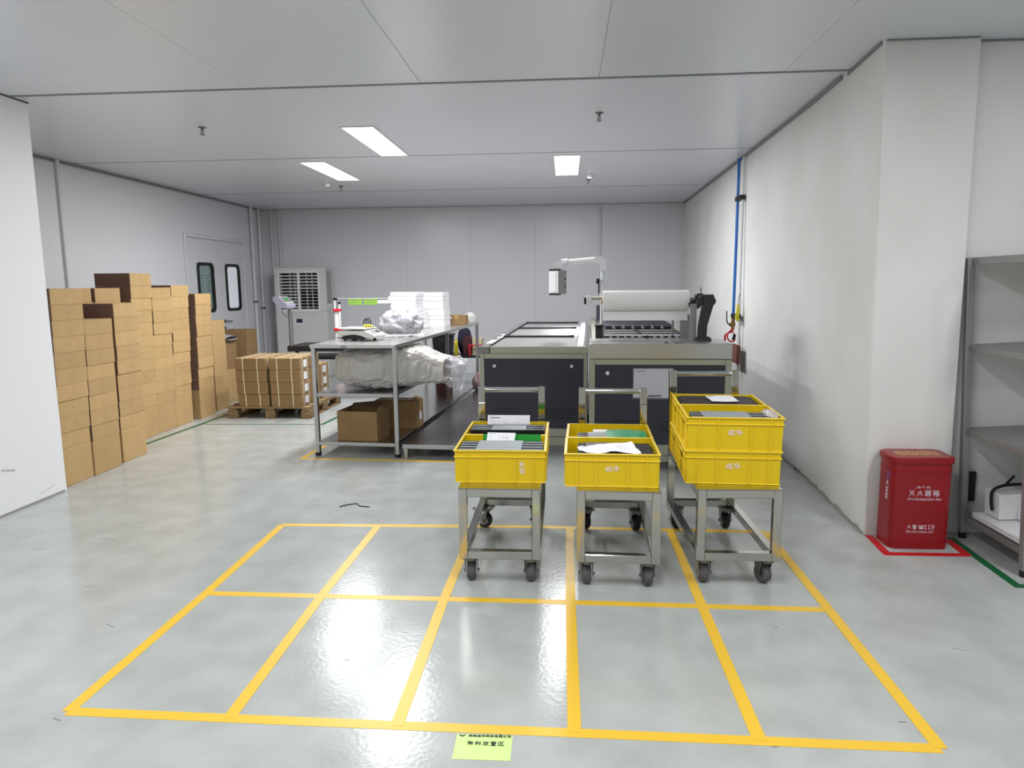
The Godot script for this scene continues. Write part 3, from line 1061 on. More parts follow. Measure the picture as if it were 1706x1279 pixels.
# flat metal parts standing on edge in a crate: broad in the middle, thin at the ends
func fill(c: Node3D, zs: Array, m: Material, top: float, what: String, where: String, mid := [-0.13, 0.11], x0 := -0.228, x1 := 0.228, thick := 0.050) -> void:
	var first: Node3D = null
	var n := zs.size()
	var pitch := absf(zs[1] - zs[0])
	thick = min(thick, pitch - 0.003)
	for k in n:
		var p := c.position + Basis(Vector3.UP, c.rotation.y) * Vector3(0, 0.006, zs[k])
		var ordn: String = ["frontmost", "second", "third", "fourth", "fifth", "sixth", "seventh"][k]
		var label := "%s, %s from the front, %s" % [what, ordn if k else "first", where]
		var o: Node3D
		if first == null:
			o = thing("metal_part", label, "metal part", p, c.rotation.y, "metal parts in the " + where)
			var st := S()
			span(st, x0, x1, 0.0, top, -0.0085, 0.0085, 0.001)
			part("plate", st, m, o)
			st = S()
			span(st, mid[0], mid[1], 0.02, top + 0.004, -thick / 2, thick / 2, 0.002)
			part("middle_block", st, m, o)
			st = S()
			span(st, x0 + 0.002, x1 - 0.002, 0.0, top - 0.001, 0.010, pitch / 2 - 0.0005)
			span(st, x0 + 0.002, x1 - 0.002, 0.0, top - 0.001, -pitch / 2 + 0.0005, -0.010)
			part("gap_shade", st, M.gap_shade_black, o)  # added blocks, black with the painted shade of the gaps between plates
			first = o
		else:
			o = dup(first, label, "metal parts in the " + where)
			o.position = p

func scribble(im: Image, seed_: int, rows: int, ink: Color) -> void:
	var r := RandomNumberGenerator.new()
	r.seed = seed_
	var w := im.get_width()
	var h := im.get_height()
	for k in rows:
		var y := int(h * (0.28 + 0.6 * k / rows))
		im.fill_rect(Rect2i(int(w * 0.06), y, int(w * 0.88), 1), Color(0.80, 0.80, 0.82))
		for j in 3:
			var x := int(w * (0.08 + 0.3 * j))
			var run := r.randi_range(int(w * 0.05), int(w * 0.2))
			for q in range(0, run, 5):
				im.fill_rect(Rect2i(x + q, y + 4, 3, r.randi_range(3, 5)), ink)

func paper_tex(called: String, seed_: int, w: int, h: int, rows: int, with_hand: bool) -> StandardMaterial3D:
	return sheet_mat(called, func(im: Image) -> void:
		im.fill(Color(0.955, 0.955, 0.965))
		for q in range(0, int(w * 0.22), 6):
			im.fill_rect(Rect2i(int(w * 0.07) + q, int(h * 0.10), 4, int(h * 0.045) + 2), Color(0.22, 0.22, 0.24))
		scribble(im, seed_, rows, Color(0.76, 0.76, 0.79))
		if with_hand:
			var x := int(w * 0.56)
			var y := int(h * 0.45)
			for s in [[0, 0, 14, 2], [0, 0, 2, 10], [0, 9, 14, 2], [12, 9, 2, 12], [0, 20, 14, 2], [20, 2, 2, 18], [20, 2, 12, 2], [30, 2, 2, 18], [20, 19, 12, 2], [42, 0, 2, 4], [48, 8, 3, 14], [42, 22, 22, 2]]:
				im.fill_rect(Rect2i(x + s[0], y + s[1], s[2], s[3]), Color(0.28, 0.28, 0.34))
			im.fill_rect(Rect2i(int(w * 0.66), int(h * 0.14), 12, 3), Color(0.3, 0.3, 0.35))
			im.fill_rect(Rect2i(int(w * 0.68), int(h * 0.10), 3, 20), Color(0.3, 0.3, 0.35))
		, w, h)

# a sheet of paper: four corners, with a soft wave and a thickness
func paper(label: String, cat: String, m: Material, ll: Vector3, lr: Vector3, ur: Vector3, ul: Vector3, wave: float, seed_: int, called := "paper_sheet") -> Node3D:
	var at := (ll + lr + ur + ul) / 4
	var t := thing(called, label, cat, at)
	var nz := crumple(seed_, 0.35)
	var up := (lr - ll).cross(ul - ll).normalized()
	if up.y < 0 and absf(up.y) > 0.3:
		up = -up
	for side in [0, 1]:
		var st := S()
		st.set_smooth_group(0)
		var n := 10
		var pt := func(u: float, v: float) -> Vector3:
			var p := ll.lerp(lr, u).lerp(ul.lerp(ur, u), v) - at
			return p + up * (wave * (0.5 + 0.5 * nz.get_noise_2d(u * 3.0, v * 3.0)) + (0.0008 if side == 0 else 0.0))
		for i in n:
			for j in n:
				var c := []
				for k in [[0, 0], [1, 0], [1, 1], [0, 1]]:
					var u := float(i + k[0]) / n
					var v := float(j + k[1]) / n
					c.append([pt.call(u, v), Vector2(u, 1.0 - v)])
				var nn: Vector3 = (c[1][0] - c[0][0]).cross(c[3][0] - c[0][0])
				var order := [0, 2, 1, 0, 3, 2] if (nn.dot(up) > 0) == (side == 0) else [0, 1, 2, 0, 2, 3]
				for k in order:
					st.set_uv(c[k][1])
					st.add_vertex(c[k][0])
		st.generate_normals()
		part("sheet" if side == 0 else "sheet_back", st, m if side == 0 else M.paper_white, t)
	return t

func trolleys() -> void:
	var t1 := trolley(Vector3(-0.345, 0, -3.535), 0.0, 0.435, 0.84, "left of the three steel trolleys, its front crate printed with sideways writing", [0.05, -0.1, 1.35, 0.2, true])
	var t2 := trolley(Vector3(0.280, 0, -3.515), -0.028, 0.435, 0.835, "middle steel trolley, carrying the crate with crumpled paper on top", [0.05, 0.12, 0.5, 0.25, true])
	var t3 := trolley(Vector3(0.912, 0, -3.578), 0.024, 0.437, 0.94, "right steel trolley with the taller handle, carrying four stacked crates", [-0.12, 0.38, -0.45, 0.0, false])
	var y := 0.538
	var grey := "grey slotted metal part on edge"
	# left trolley
	var c := crate(Vector3(-0.350, y, -3.832), 0.008, "front yellow crate on the left trolley, its white name printed sideways", true)
	fill(c, [0.152, 0.094, 0.036, -0.022], M.plate_grey, 0.171, grey, "left trolley's front crate", [-0.135, 0.115])
	var card := thing("green_card", "bright green card standing across the front crate of the left trolley", "card", c.position + Vector3(0.045, 0.006, -0.085), 0.0)
	var st := S()
	bar(st, Vector3(0, 0.02, 0.005), Vector3(0, 0.197, -0.028), 0.335, 0.003, Vector3.BACK)
	part("sheet", st, M.green_card, card)
	var p1 := paper_tex("paper_form_a", 11, 256, 128, 5, true)
	var p2 := paper_tex("paper_form_b", 12, 256, 128, 4, false)
	var p3 := paper_tex("paper_form_c", 13, 256, 180, 7, false)
	var o := c.position
	paper("white order slip with handwriting leaning on the green card of the left trolley", "paper", p1, o + Vector3(-0.098, 0.172, -0.056), o + Vector3(0.062, 0.170, -0.056), o + Vector3(0.068, 0.212, -0.100), o + Vector3(-0.095, 0.214, -0.100), 0.002, 3)
	c = crate(Vector3(-0.352, y, -4.236), -0.004, "rear yellow crate on the left trolley, behind the one printed sideways")
	fill(c, [0.03, -0.028, -0.086], M.plate_grey, 0.172, grey, "left trolley's rear crate", [-0.10, 0.115])
	o = c.position
	paper("white printed sheet standing at the back of the rear crate, left trolley", "paper", p3, o + Vector3(-0.145, 0.10, -0.130), o + Vector3(0.125, 0.10, -0.130), o + Vector3(0.130, 0.232, -0.150), o + Vector3(-0.142, 0.232, -0.150), 0.003, 5)
	# middle trolley
	c = crate(Vector3(0.252, y, -3.775), -0.020, "front yellow crate on the middle trolley, with crumpled paper on its contents")
	fill(c, [0.14, 0.085, 0.03, -0.025, -0.08, -0.135], M.plate_black, 0.152, "black slotted metal part on edge", "middle trolley's front crate", [-0.135, 0.13], -0.18, 0.225, 0.052)
	o = c.position
	paper("crumpled white form lying on the black parts of the middle trolley", "paper", p3, o + Vector3(-0.165, 0.166, 0.150), o + Vector3(0.150, 0.172, 0.168), o + Vector3(0.118, 0.178, -0.055), o + Vector3(-0.185, 0.170, 0.035), 0.022, 7)
	c = crate(Vector3(0.264, y, -4.178), -0.030, "rear yellow crate on the middle trolley, holding a translucent green folder")
	fill(c, [0.13, 0.075, 0.02], M.plate_grey, 0.158, grey, "middle trolley's rear crate", [-0.125, -0.01], -0.185, 0.20)
	var fo := thing("folder", "translucent green folder lying in the rear crate of the middle trolley", "folder", c.position + Vector3(0.105, 0.165, 0.02), c.rotation.y)
	st = skin(14, 8, func(u: float, v: float) -> Vector3: return Vector3((u - 0.5) * 0.235, 0.006 * sin(v * PI) + 0.004 * sin(u * 4.0), (0.5 - v) * 0.22))
	part("cover", st, M.green_film, fo)
	st = skin(14, 8, func(u: float, v: float) -> Vector3: return Vector3((u - 0.5) * 0.235, -0.003, (0.5 - v) * 0.22), true)
	part("back_cover", st, M.green_film, fo)
	o = c.position
	paper("narrow white slip beside the green folder in the middle trolley's rear crate", "paper", M.paper_white, o + Vector3(-0.09, 0.160, -0.045), o + Vector3(0.0, 0.160, -0.045), o + Vector3(0.0, 0.168, -0.075), o + Vector3(-0.09, 0.168, -0.075), 0.002, 8)
	# right trolley: two and two
	var yaw := -0.045
	var bas := Basis(Vector3.UP, yaw)
	var f := Vector3(0.898, y, -3.858)
	var b := f + bas * Vector3(-0.0, 0, -0.402)
	crate(f, yaw, "lower front yellow crate on the right trolley, under another crate")
	crate(b, yaw, "lower rear yellow crate on the right trolley, mostly hidden by the others")
	var uf := f + Vector3(0.006, 0.181, 0.0)
	c = crate(uf, yaw - 0.01, "upper front yellow crate on the right trolley, with a plastic bag at its right end")
	fill(c, [0.140, 0.080, 0.020], M.plate_grey, 0.168, grey, "right trolley's upper front crate", [-0.155, 0.09], -0.215, 0.20)
	var pb := bag(Vector3(0.03, 0.026, 0.10), 0.25, 0.14, 9, 26, 16)
	var bg := thing("plastic_bag", "crumpled clear plastic bag in the right end of the upper front crate", "bag", uf + Vector3(0.203, 0.148, 0.06), 0.04)
	part("film", pb, M.sleeve_soft, bg)
	c = crate(b + Vector3(0.006, 0.181, 0.0), yaw - 0.01, "upper rear yellow crate on the right trolley, with a white slip on top")
	fill(c, [0.14, 0.085, 0.03, -0.025, -0.08, -0.135], M.plate_brown, 0.165, "dark brown metal part on edge", "right trolley's upper rear crate", [-0.20, 0.20], -0.222, 0.222, 0.04)
	o = c.position
	paper("white order slip lying on the dark parts of the right trolley's rear crate", "paper", p2, o + Vector3(-0.045, 0.179, 0.10), o + Vector3(0.110, 0.179, 0.095), o + Vector3(0.108, 0.185, -0.10), o + Vector3(-0.055, 0.183, -0.085), 0.004, 10)

# ---------------------------------------------------------------- the machine: roller conveyor and laminator
func vent(t: Node, x0: float, x1: float, y0: float, z: float) -> void:
	var st := S()
	for r in 4:
		var n := int((x1 - x0) / 0.042)
		for k in n:
			var x := x0 + k * 0.042 + (0.021 if r % 2 else 0.0)
			span(st, x, x + 0.026, y0 + r * 0.028, y0 + r * 0.028 + 0.009, z, z + 0.004, 0.001)
	part("vent", st, M.machine_slot, t)

func machine() -> void:
	var yaw := -0.034
	# left unit
	var t := thing("roller_conveyor", "long steel conveyor table with dark panel front, left of the laminator", "conveyor", Vector3(-0.80, 0, -6.42), yaw)
	var L := 4.15
	var st := S()
	for x in [[0.008, 0.05], [0.972, 1.008]]:
		for z in [[-0.05, 0.0], [-2.05, -2.0], [-L, -L + 0.05]]:
			st = S()
			span(st, x[0], x[1], 0.10, 0.967, z[0], z[1], 0.003)
			part("leg", st, M.steel_frame, t)
			st = S()
			cyl(st, Vector3((x[0] + x[1]) / 2, 0, z[1] - 0.025), Vector3((x[0] + x[1]) / 2, 0.10, z[1] - 0.025), 0.02, 10)
			cyl(st, Vector3((x[0] + x[1]) / 2, 0, z[1] - 0.025), Vector3((x[0] + x[1]) / 2, 0.02, z[1] - 0.025), 0.04, 12)
			part("foot", st, M.black_rubber, t)
	for y in [[0.918, 0.967], [0.186, 0.262], [0.10, 0.182]]:
		st = S()
		span(st, 0.05, 0.972, y[0], y[1], -0.05, -0.001, 0.003)
		part("cross_beam", st, M.steel_frame, t)
		for x in [[0.008, 0.05], [0.972, 1.008]]:
			st = S()
			span(st, x[0], x[1], y[0], y[1], -L + 0.05, -0.05, 0.003)
			part("side_beam", st, M.steel_frame, t)
	st = S()
	span(st, 0.046, 0.976, 0.258, 0.916, -0.03, -0.008, 0.002)
	var pn := part("front_panel", st, M.machine_dark, t)
	vent(pn, 0.12, 0.40, 0.36, -0.008)
	vent(pn, 0.56, 0.92, 0.36, -0.008)
	for x in [0.145, 0.862]:
		st = S()
		cyl(st, Vector3(x, 0.850, -0.009), Vector3(x, 0.850, 0.004), 0.015, 16)
		cyl(st, Vector3(x, 0.850, 0.003), Vector3(x, 0.850, 0.006), 0.009, 12)
		part("panel_lock", st, M.alu_white, pn)
	for x in [0.014, 0.996]:
		st = S()
		span(st, x - 0.006, x + 0.006, 0.265, 0.912, -L + 0.06, -0.055)
		part("side_panel", st, M.machine_dark, t)
	# top: apron, rails, slatted sections and separators
	st = S()
	span(st, 0.105, 1.010, 0.967, 1.033, -0.018, 0.006, 0.004)
	part("front_apron", st, M.steel_frame, t)
	st = S()
	span(st, -0.002, 0.100, 0.967, 1.033, -0.07, 0.006, 0.004)
	part("corner_block", st, M.steel_dull, t)
	st = S()
	span(st, -0.002, 0.085, 0.967, 1.030, -L, -0.072, 0.004)
	part("side_rail", st, M.stainless, t)
	st = S()
	span(st, 0.975, 1.010, 0.967, 1.036, -L, -0.02, 0.004)
	part("side_rail", st, M.stainless, t)
	st = S()
	span(st, 0.085, 0.975, 0.967, 1.005, -L, -0.02)
	part("bed", st, M.slat_dark, t)
	var z := -0.03
	var seps := [1.20, 2.66, 3.92]
	while z > -L + 0.1:
		var sep := false
		for s in seps:
			if absf(-z - s) < 0.05:
				sep = true
		if not sep:
			st = S()
			span(st, 0.112, 0.90, 1.012, 1.027, z - 0.077, z, 0.003)
			part("slat", st, M.slat_steel, t)
			st = S()
			span(st, 0.905, 0.972, 1.014, 1.031, z - 0.074, z - 0.003, 0.003)
			part("guide_block", st, M.alu_white, t)
		z -= 0.083
	for s in seps:
		st = S()
		cyl(st, Vector3(0.16, 1.036, -s), Vector3(0.80, 1.036, -s), 0.013, 10)
		span(st, 0.10, 0.16, 1.01, 1.05, -s - 0.02, -s + 0.02, 0.004)
		span(st, 0.80, 0.86, 1.01, 1.05, -s - 0.02, -s + 0.02, 0.004)
		part("hold_down_bar", st, M.machine_slot, t)
	st = S()
	bar(st, Vector3(0.098, 1.030, -1.20), Vector3(0.098, 1.030, -3.95), 0.012, 0.016)
	part("edge_guide", st, M.machine_slot, t)
	for q in [[0.03, 1.033, -0.45, 0.06, 0.20], [0.04, 1.031, -1.05, 0.05, 0.05], [0.035, 1.031, -1.45, 0.04, 0.05]]:
		st = S()
		span(st, q[0], q[0] + q[3], q[1] - 0.003, q[1] + 0.010, q[2] - q[4], q[2] + q[4], 0.003)
		part("bracket", st, M.alu_white, t)
	st = S()
	span(st, 0.20, 0.86, 1.027, 1.055, -L, -L + 0.20, 0.006)
	part("end_cover", st, M.grey_paint, t)
	# right unit
	t = thing("laminator", "film laminating machine with dark panel front and a pendant control box", "machine", Vector3(0.205, 0, -5.845), yaw)
	L = 4.6
	for x in [[0.0, 0.048], [1.115, 1.162]]:
		for zz in [[-0.05, 0.0], [-2.3, -2.25], [-L, -L + 0.05]]:
			st = S()
			span(st, x[0], x[1], 0.10, 0.974, zz[0], zz[1], 0.003)
			part("leg", st, M.steel_frame, t)
			st = S()
			cyl(st, Vector3((x[0] + x[1]) / 2, 0, zz[1] - 0.025), Vector3((x[0] + x[1]) / 2, 0.10, zz[1] - 0.025), 0.02, 10)
			cyl(st, Vector3((x[0] + x[1]) / 2, 0, zz[1] - 0.025), Vector3((x[0] + x[1]) / 2, 0.02, zz[1] - 0.025), 0.04, 12)
			part("foot", st, M.black_rubber, t)
	for y in [[0.926, 0.974], [0.155, 0.248], [0.10, 0.150]]:
		st = S()
		span(st, 0.048, 1.115, y[0], y[1], -0.05, -0.001, 0.003)
		part("cross_beam", st, M.steel_frame, t)
		for x in [[0.0, 0.048], [1.115, 1.162]]:
			st = S()
			span(st, x[0], x[1], y[0], y[1], -L + 0.05, -0.05, 0.003)
			part("side_beam", st, M.steel_frame, t)
	st = S()
	span(st, 0.044, 1.119, 0.244, 0.930, -0.03, -0.008, 0.002)
	pn = part("front_panel", st, M.machine_dark, t)
	vent(pn, 0.16, 0.44, 0.36, -0.008)
	vent(pn, 0.60, 1.02, 0.36, -0.008)
	st = S()
	cyl(st, Vector3(0.152, 0.857, -0.009), Vector3(0.152, 0.857, 0.004), 0.016, 16)
	cyl(st, Vector3(0.152, 0.857, 0.003), Vector3(0.152, 0.857, 0.006), 0.010, 12)
	part("panel_lock", st, M.alu_white, pn)
	for x in [0.006, 1.150]:
		st = S()
		span(st, x - 0.006, x + 0.006, 0.25, 0.925, -L + 0.06, -0.055)
		part("side_panel", st, M.machine_dark, t)
	st = S()
	span(st, 0.0, 1.162, 0.976, 1.106, -0.56, 0.012, 0.006)
	part("front_cover", st, M.cover_steel, t)
	st = S()
	span(st, 0.02, 1.02, 0.976, 1.075, -L, -0.56, 0.004)
	part("bed", st, M.slat_dark, t)
	st = S()
	span(st, 0.02, 0.085, 1.075, 1.10, -L, -0.56, 0.004)
	part("side_rail", st, M.steel_frame, t)
	st = S()
	span(st, 0.955, 1.02, 1.075, 1.10, -L, -0.56, 0.004)
	part("side_rail", st, M.steel_frame, t)
	st = S()
	span(st, 0.10, 0.94, 1.092, 1.104, -1.03, -1.00, 0.003)
	part("edge_rail", st, M.alu_white, t)
	for r in 2:
		var x0 := 0.12 + r * 0.41
		st = S()
		for q in 4:
			span(st, x0, x0 + 0.39, 1.076, 1.086, -1.10 - q * 0.372 - 0.012, -1.10 - q * 0.372)
		for q in 2:
			span(st, x0 + q * 0.378, x0 + q * 0.378 + 0.012, 1.076, 1.088, -2.23, -1.10)
		part("grid_tray", st, M.machine_slot, t)
		st = S()
		span(st, x0 + 0.004, x0 + 0.386, 1.074, 1.080, -2.23, -1.10)
		part("tray_plate", st, M.steel_dull, t)
	for k in 12:
		st = S()
		span(st, 0.12 + k * 0.068, 0.12 + k * 0.068 + 0.020, 1.09, 1.108, -0.80 - 0.05 * (k % 3), -0.62, 0.003)
		part("guide_block", st, M.steel_dull, t)
	z = -2.35
	for k in 9:
		st = S()
		cyl(st, Vector3(0.09, 1.10, z), Vector3(0.95, 1.10, z), 0.03, 12)
		part("roller", st, M.slat_dark if k % 2 else M.machine_dark, t)
		z -= 0.17
	for k in 7:
		st = S()
		prism(st, [Vector2(0, 0), Vector2(0.04, 0), Vector2(0.006, 0.05)], Vector3(0.15 + k * 0.11, 1.088, -2.28), Vector3.RIGHT, Vector3.UP, 0.02)
		part("finger_guide", st, M.slat_steel, t)
	st = S()
	span(st, 0.10, 0.94, 1.08, 1.30, -L, -L + 0.55, 0.01)
	part("end_hood", st, M.machine_dark, t)
	# motor block and posts on the left side
	st = S()
	span(st, 0.055, 0.125, 1.10, 1.205, -0.84, -0.66, 0.006)
	span(st, 0.05, 0.13, 1.205, 1.222, -0.85, -0.65, 0.003)
	cyl(st, Vector3(0.09, 1.14, -0.66), Vector3(0.09, 1.14, -0.60), 0.03, 14)
	part("motor", st, M.black_plastic, t)
	st = S()
	span(st, 0.120, 0.136, 1.10, 1.27, -0.672, -0.656, 0.002)
	span(st, 0.108, 0.114, 1.22, 1.44, -0.70, -0.694)
	part("left_post", st, M.grey_paint, t)
	st = S()
	span(st, 0.780, 0.800, 1.10, 1.27, -0.95, -0.93, 0.002)
	part("right_post", st, M.grey_paint, t)
	st = S()
	span(st, 0.845, 0.875, 1.10, 1.27, -0.85, -0.80, 0.002)
	part("right_post", st, M.machine_dark, t)
	# roll holder: white bracket on the left, black stand on the right
	st = S()
	span(st, -0.052, -0.030, 1.415, 1.475, -0.63, -0.59, 0.004)
	var lb := part("roll_bracket", st, M.black_plastic, t)
	st = S()
	span(st, -0.030, 0.015, 1.420, 1.492, -0.64, -0.585, 0.005)
	span(st, -0.005, 0.115, 1.425, 1.440, -0.63, -0.595, 0.003)
	span(st, 0.02, 0.115, 1.410, 1.420, -0.63, -0.595, 0.003)
	part("bracket_arm", st, M.alu_white, lb)
	st = S()
	cyl(st, Vector3(0.01, 1.467, -0.612), Vector3(0.14, 1.467, -0.612), 0.016, 14)
	part("shaft", st, M.steel_frame, t)
	st = S()
	cyl(st, Vector3(0.885, 1.447, -0.612), Vector3(0.985, 1.447, -0.612), 0.022, 14)
	part("shaft", st, M.steel_dull, t)
	st = S()
	prism(st, [Vector2(0.825, 0.0), Vector2(0.915, 0.0), Vector2(0.915, 0.20), Vector2(0.87, 0.24), Vector2(0.87, 0.30), Vector2(0.825, 0.26)], Vector3(0, 1.10, -0.66), Vector3.RIGHT, Vector3.UP, 0.012)
	part("side_plate", st, M.grey_paint, t)
	st = S()
	span(st, 0.940, 1.015, 1.405, 1.505, -0.66, -0.54, 0.012)
	prism(st, [Vector2(0, 0), Vector2(0.09, 0), Vector2(0.10, 0.03), Vector2(0.075, 0.085), Vector2(0.0, 0.085)], Vector3(0.975, 1.415, -0.36), Vector3.RIGHT, Vector3.UP, 0.06)
	prism(st, [Vector2(0.87, 1.42), Vector2(0.945, 1.46), Vector2(0.945, 1.33), Vector2(0.92, 1.32)], Vector3(0, 0, -0.55), Vector3.RIGHT, Vector3.UP, 0.03)
	span(st, 0.955, 1.0, 1.42, 1.49, -0.56, -0.33)
	var sh := part("stand_head", st, M.stand_black, t)
	st = S()
	cyl(st, Vector3(0.96, 1.50, -0.40), Vector3(0.96, 1.56, -0.40), 0.004, 8)
	cyl(st, Vector3(0.955, 1.40, -0.54), Vector3(0.955, 1.45, -0.33), 0.03, 12)
	part("adjusting_pin", st, M.black_plastic, sh)
	st = S()
	prism(st, [Vector2(0.93, 1.11), Vector2(1.0, 1.11), Vector2(1.005, 1.235), Vector2(1.055, 1.42), Vector2(0.965, 1.42), Vector2(0.935, 1.24)], Vector3(0, 0, -0.36), Vector3.RIGHT, Vector3.UP, 0.07)
	part("stand_arm", st, M.stand_black, t)
	st = S()
	span(st, 0.870, 0.925, 1.106, 1.42, -0.385, -0.37, 0.002)
	part("arm_web", st, M.grey_paint, t)
	st = S()
	prism(st, [Vector2(0.915, 0), Vector2(1.04, 0), Vector2(1.03, 0.03), Vector2(1.0, 0.035), Vector2(0.915, 0.02)], Vector3(0, 1.106, -0.40), Vector3.RIGHT, Vector3.UP, 0.14)
	part("stand_base", st, M.stand_black, t)
	for x in [[0.70, 0.06], [0.62, 0.03]]:
		st = S()
		span(st, x[0], x[0] + x[1], 1.106, 1.116, -0.10, -0.03, 0.003)
		part("cover_plate", st, M.steel_dull, t)
	st = S()
	span(st, 0.505, 0.535, 1.106, 1.13, -0.60, -0.57, 0.004)
	part("sensor", st, M.black_plastic, t)
	# pendant control arm
	st = S()
	cyl(st, Vector3(0.130, 1.08, -1.36), Vector3(0.130, 1.765, -1.36), 0.024, 16)
	cyl(st, Vector3(0.130, 1.535, -1.36), Vector3(0.130, 1.60, -1.36), 0.030, 16)
	var pa := part("pendant_arm", st, M.pipe_white, t)
	st = S()
	prism(st, [Vector2(-0.034, -0.06), Vector2(0.034, -0.06), Vector2(0.034, 0.03), Vector2(0.0, 0.08), Vector2(-0.085, 0.085), Vector2(-0.085, 0.022), Vector2(-0.034, 0.005)], Vector3(0.130, 1.79, -1.395), Vector3.RIGHT, Vector3.UP, 0.07)
	part("elbow", st, M.pipe_white, pa)
	st = S()
	cyl(st, Vector3(0.07, 1.842, -1.36), Vector3(-0.255, 1.818, -1.40), 0.026, 16)
	part("cross_tube", st, M.alu_white, pa)
	st = S()
	cyl(st, Vector3(-0.225, 1.82, -1.395), Vector3(-0.285, 1.816, -1.402), 0.036, 16)
	prism(st, [Vector2(-0.05, -0.06), Vector2(0.045, -0.06), Vector2(0.06, -0.01), Vector2(0.06, 0.036), Vector2(0.03, 0.036), Vector2(-0.05, 0.012)], Vector3(-0.325, 1.808, -1.44), Vector3.RIGHT, Vector3.UP, 0.07)
	part("joint", st, M.pipe_white, pa)
	st = S()
	var rb := Basis(Vector3.UP, -0.62)
	box(st, Vector3(-0.325, 1.62, -1.40), Vector3(0.125, 0.245, 0.135), 0.008, rb)
	var cb := part("control_box", st, M.grey_paint, t)
	st = S()
	for sgn in [-1.0, 1.0]:
		box(st, Vector3(-0.325, 1.62 + sgn * 0.125, -1.40) + rb * Vector3(0, 0, 0.05), Vector3(0.112, 0.016, 0.06), 0.003, rb)
	part("end_cap", st, M.black_plastic, cb)
	st = S()
	box(st, Vector3(-0.325, 1.62, -1.40) + rb * Vector3(0, 0, 0.07), Vector3(0.122, 0.225, 0.012), 0.004, rb)
	box(st, Vector3(-0.325, 1.62, -1.40) + rb * Vector3(0.0, 0, 0.077), Vector3(0.07, 0.20, 0.006), 0.003, rb)
	part("front_profile", st, M.alu_white, cb)
	st = S()
	for q in [[0.03, 0.02, 0.012], [-0.04, 0.015, 0.01], [-0.06, 0.03, 0.006]]:
		box(st, Vector3(-0.325, 1.62 + q[0], -1.40) + rb * Vector3(0.064, 0, -0.02 - q[1]), Vector3(0.008, 0.02, q[2]), 0.002, rb)
	part("connector", st, M.black_plastic, cb)
	st = S()
	span(st, 0.065, 0.10, 1.60, 1.65, -1.35, -1.32, 0.004)
	span(st, 0.085, 0.10, 1.50, 1.60, -1.342, -1.33)
	part("push_button", st, M.navy, t)
	# the film roll it carries
	var r := thing("film_roll", "wide roll of white film held across the top of the laminator", "film roll", Vector3(0.205, 0, -5.845), yaw)
	st = S()
	lathe(st, [Vector2(0.03, 0), Vector2(0.088, 0), Vector2(0.09, 0.002), Vector2(0.09, 0.766), Vector2(0.088, 0.768), Vector2(0.03, 0.768)], Vector3(0.118, 1.447, -0.612), Vector3.RIGHT, 40)
	part("wound_film", st, M.film_white, r)
	st = S()
	lathe(st, [Vector2(0.022, -0.012), Vector2(0.034, -0.012), Vector2(0.034, 0.78), Vector2(0.022, 0.78)], Vector3(0.118, 1.447, -0.612), Vector3.RIGHT, 20)
	part("core", st, M.carton_2, r)
	st = skin(12, 16, func(u: float, v: float) -> Vector3:
		var a := v * 2.0
		if a < 1.0:
			return Vector3(0.123 + u * 0.758, 1.447 - 0.0905 * sin(a * 1.2), -0.612 - 0.0905 * cos(a * 1.2))
		var q := a - 1.0
		return Vector3(0.123 + u * 0.758, 1.447 - 0.0905 * sin(1.2) - q * 0.098, -0.612 - 0.0905 * cos(1.2) + q * 0.035 + 0.004 * sin(q * 4.0)), true)
	part("hanging_sheet", st, M.film_white, r)
	# document sleeve hung on the dark panel
	var d := thing("document_sleeve", "white document in a clear sleeve hung on the laminator's front panel", "document", Vector3(0.205, 0, -5.845), yaw)
	var pm := sheet_mat("document_print", func(im: Image) -> void:
		im.fill(Color(0.72, 0.72, 0.76))
		for q in range(0, 40, 5):
			im.fill_rect(Rect2i(10 + q, 14, 4, 6), Color(0.25, 0.25, 0.30))
		im.fill_rect(Rect2i(10, 26, 150, 1), Color(0.76, 0.76, 0.79))
		im.fill_rect(Rect2i(12, 30, 1, 150), Color(0.66, 0.66, 0.70)), 170, 200)
	st = S()
	uvquad(st, Vector3(0.368, 0.652, 0.001), Vector3(0.690, 0.652, 0.001), Vector3(0.688, 0.895, 0.001), Vector3(0.370, 0.895, 0.001))
	quad(st, Vector3(0.690, 0.652, 0.0), Vector3(0.368, 0.652, 0.0), Vector3(0.370, 0.895, 0.0), Vector3(0.688, 0.895, 0.0))
	part("paper", st, pm, d)
	var nz := crumple(4, 0.5)
	st = skin(14, 12, func(u: float, v: float) -> Vector3: return Vector3(0.362 + u * 0.332, 0.640 + v * 0.262, 0.004 + 0.007 * absf(nz.get_noise_2d(u * 6, v * 5)) * v))
	part("clear_cover", st, M.sleeve_clear, d)
	st = S()
	bar(st, Vector3(0.49, 0.668, 0.012), Vector3(0.60, 0.672, 0.014), 0.006, 0.006)
	part("pen", st, M.black_plastic, d)

# ---------------------------------------------------------------- bench and what stands on it
func carton(label: String, at: Vector3, size: Vector3, turn: float, m: Material, group := "", tape := true, open := false) -> Node3D:
	var t := thing("carton", label, "carton", at, turn, group)
	var st := S()
	if open:
		var th := 0.005
		var h := size / 2
		span(st, -h.x, h.x, 0, th, -h.z, h.z)
		span(st, -h.x, -h.x + th, 0, size.y, -h.z, h.z, 0.001)
		span(st, h.x - th, h.x, 0, size.y, -h.z, h.z, 0.001)
		span(st, -h.x, h.x, 0, size.y, -h.z, -h.z + th, 0.001)
		span(st, -h.x, h.x, 0, size.y, h.z - th, h.z, 0.001)
	else:
		box(st, Vector3(0, size.y / 2, 0), size, 0.004)
	part("body", st, m, t)
	if tape and not open:
		st = S()
		span(st, -0.025, 0.025, size.y * 0.6, size.y + 0.0006, -size.z / 2 - 0.0006, size.z / 2 + 0.0006)
		part("tape", st, M.packing_tape, t)
	return t

